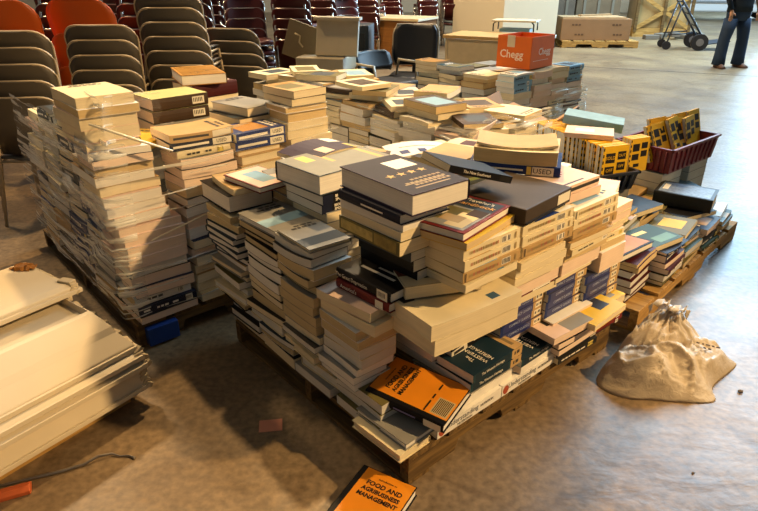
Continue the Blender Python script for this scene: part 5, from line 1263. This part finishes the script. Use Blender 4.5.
def floor_mat():
    m, nt, b = nodes('polished_concrete'); N = nt.nodes; Lk = nt.links
    tc = N.new('ShaderNodeTexCoord')
    def nz(s, d=6, dist=0.0, sc_=(1, 1, 1)):
        mp = N.new('ShaderNodeMapping'); mp.inputs['Scale'].default_value = sc_; Lk.new(tc.outputs['Object'], mp.inputs['Vector'])
        n = N.new('ShaderNodeTexNoise'); n.inputs['Scale'].default_value = s; n.inputs['Detail'].default_value = d; n.inputs['Distortion'].default_value = dist
        Lk.new(mp.outputs['Vector'], n.inputs['Vector']); return n
    def ramp(src, p0, c0, p1, c1):
        r = N.new('ShaderNodeValToRGB'); r.color_ramp.elements[0].position = p0; r.color_ramp.elements[0].color = c0; r.color_ramp.elements[1].position = p1; r.color_ramp.elements[1].color = c1
        Lk.new(src, r.inputs['Fac']); return r
    def mix(mode, fac, a, bb):
        x = N.new('ShaderNodeMix'); x.data_type = 'RGBA'; x.blend_type = mode
        if isinstance(fac, float): x.inputs[0].default_value = fac
        else: Lk.new(fac, x.inputs[0])
        Lk.new(a, x.inputs[6]); Lk.new(bb, x.inputs[7]); return x.outputs[2]
    base = ramp(nz(1.1, 8, .5).outputs['Fac'], .3, rgb('6E5B45'), .72, rgb('96805F'))
    fine = ramp(nz(38, 8).outputs['Fac'], .3, (.62, .62, .62, 1), .7, (1.18, 1.18, 1.18, 1))
    c = mix('MULTIPLY', 1.0, base.outputs['Color'], fine.outputs['Color'])
    blot = ramp(nz(4.2, 6, 1.6).outputs['Fac'], .54, (1, 1, 1, 1), .70, (.66, .62, .56, 1))
    c = mix('MULTIPLY', .8, c, blot.outputs['Color'])
    vo = N.new('ShaderNodeTexVoronoi'); vo.feature = 'DISTANCE_TO_EDGE'; vo.inputs['Scale'].default_value = .55
    dn = nz(3.0, 4); mpv = N.new('ShaderNodeMix'); mpv.data_type = 'RGBA'; mpv.inputs[0].default_value = .22
    Lk.new(tc.outputs['Object'], mpv.inputs[6]); Lk.new(dn.outputs['Color'], mpv.inputs[7]); Lk.new(mpv.outputs[2], vo.inputs['Vector'])
    crack = ramp(vo.outputs['Distance'], .0, (.55, .5, .45, 1), .006, (1, 1, 1, 1))
    c = mix('MULTIPLY', .55, c, crack.outputs['Color'])
    speck = ramp(nz(150, 2).outputs['Fac'], .70, (1, 1, 1, 1), .74, (.35, .3, .25, 1))
    c = mix('MULTIPLY', .5, c, speck.outputs['Color'])
    Lk.new(c, b.inputs['Base Color'])
    ro = N.new('ShaderNodeMapRange'); ro.inputs['To Min'].default_value = .26; ro.inputs['To Max'].default_value = .52
    Lk.new(nz(2.6, 7, .8).outputs['Fac'], ro.inputs['Value']); Lk.new(ro.outputs[0], b.inputs['Roughness'])
    b.inputs['Specular IOR Level'].default_value = .36
    bp = N.new('ShaderNodeBump'); bp.inputs['Strength'].default_value = .26; bp.inputs['Distance'].default_value = .015
    Lk.new(nz(6.0, 6, .3, (1, 1.8, 1)).outputs['Fac'], bp.inputs['Height']); Lk.new(bp.outputs['Normal'], b.inputs['Normal'])
    return m
m = MB(); m.box((6, 8, -.1), (42, 36.4, .2), floor_mat()); o = m.build('floor'); o['kind'] = 'structure'
m = MB(); jd = mat('joint_dark', '3C352B', .8)
a_, b_ = Vector((3.6, 10.9, 0)), Vector((7.4, 9.2, 0)); d = b_ - a_
m.box((a_ + b_) / 2 + Vector((0, 0, .001)), (d.length * 2.4, .02, .002), jd, Matrix.Rotation(math.atan2(d.y, d.x), 3, 'Z')); o = m.build('trim_1'); o['kind'] = 'structure'

# ------------------------------------------------------------------ lights
def lamp(nm, loc, color, power, size=.15, typ='POINT'):
    l = bpy.data.lights.new(nm, typ); l.energy = power; l.color = color[:3]
    if typ == 'POINT': l.shadow_soft_size = size
    o = bpy.data.objects.new(nm, l); COL.objects.link(o); o.location = loc; return o
WARM = (1.0, .65, .30)
def spot(nm, loc, target, color, power, cone, blend, size):
    l = bpy.data.lights.new(nm, 'SPOT'); l.energy = power; l.color = color; l.spot_size = R(cone); l.spot_blend = blend; l.shadow_soft_size = size
    o = bpy.data.objects.new(nm, l); COL.objects.link(o); o.location = loc
    o.rotation_euler = (Vector(target) - Vector(loc)).to_track_quat('-Z', 'Y').to_euler(); return o
spot('overhead_light', (6.2, .9, 4.8), (-.5, 2.2, .6), WARM, 3050, 40, .85, .13)
spot('overhead_light', (-.1, 5.6, 6.6), (-.5, 2.4, .2), WARM, 1750, 66, .8, .14)
lamp('overhead_light', (-4.5, 6.5, 6.0), (1.0, .68, .36), 950, .25)  # unseen fill added to brighten the background on the left
lamp('overhead_light', (-.5, 9.5, 6.0), (1.0, .74, .44), 1500, .25)  # fill added to light the chairs and desk at the back
lamp('overhead_light', (2.0, 12.5, 6.4), (1.0, .84, .64), 600, .25)
def area(nm, loc, target, sx, sy, color, power):
    l = bpy.data.lights.new(nm, 'AREA'); l.shape = 'RECTANGLE'; l.size = sx; l.size_y = sy; l.energy = power; l.color = color
    o = bpy.data.objects.new(nm, l); COL.objects.link(o); o.location = loc
    o.rotation_euler = (Vector(target) - Vector(loc)).to_track_quat('-Z', 'Y').to_euler(); return o
area('dock_door_daylight', (19.1, 26.4, 2.1), (5, 6, 0), 6.8, 4.0, (.45, .73, 1.0), 8000)
area('added_floor_fill', (9.0, 12.5, 8.0), (8.6, 12.0, 0), 6.0, 7.0, (.54, .79, 1.0), 3800)  # unseen bluish fill added overhead to cool the right-hand floor
w = bpy.data.worlds.new('World'); sc.world = w; w.use_nodes = True
bg = w.node_tree.nodes['Background']; bg.inputs['Color'].default_value = (.48, .46, .43, 1); bg.inputs['Strength'].default_value = .26

# ------------------------------------------------------------------ camera
cd = bpy.data.cameras.new('camera'); cam = bpy.data.objects.new('camera', cd); COL.objects.link(cam)
cd.sensor_width = 36; cd.lens = 600 / 758 * 36; cd.clip_end = 200
p = math.atan(285 / 600); cam.location = (0, 0, 1.52); cam.rotation_euler = (PI / 2 - p, 0, 0)
sc.camera = cam
sc.view_settings.view_transform = 'Standard'; sc.view_settings.look = 'None'; sc.view_settings.gamma = 1; sc.view_settings.use_curve_mapping = False
sc.view_settings.exposure = 0.0
sc.cycles.max_bounces = 8; sc.cycles.transparent_max_bounces = 16
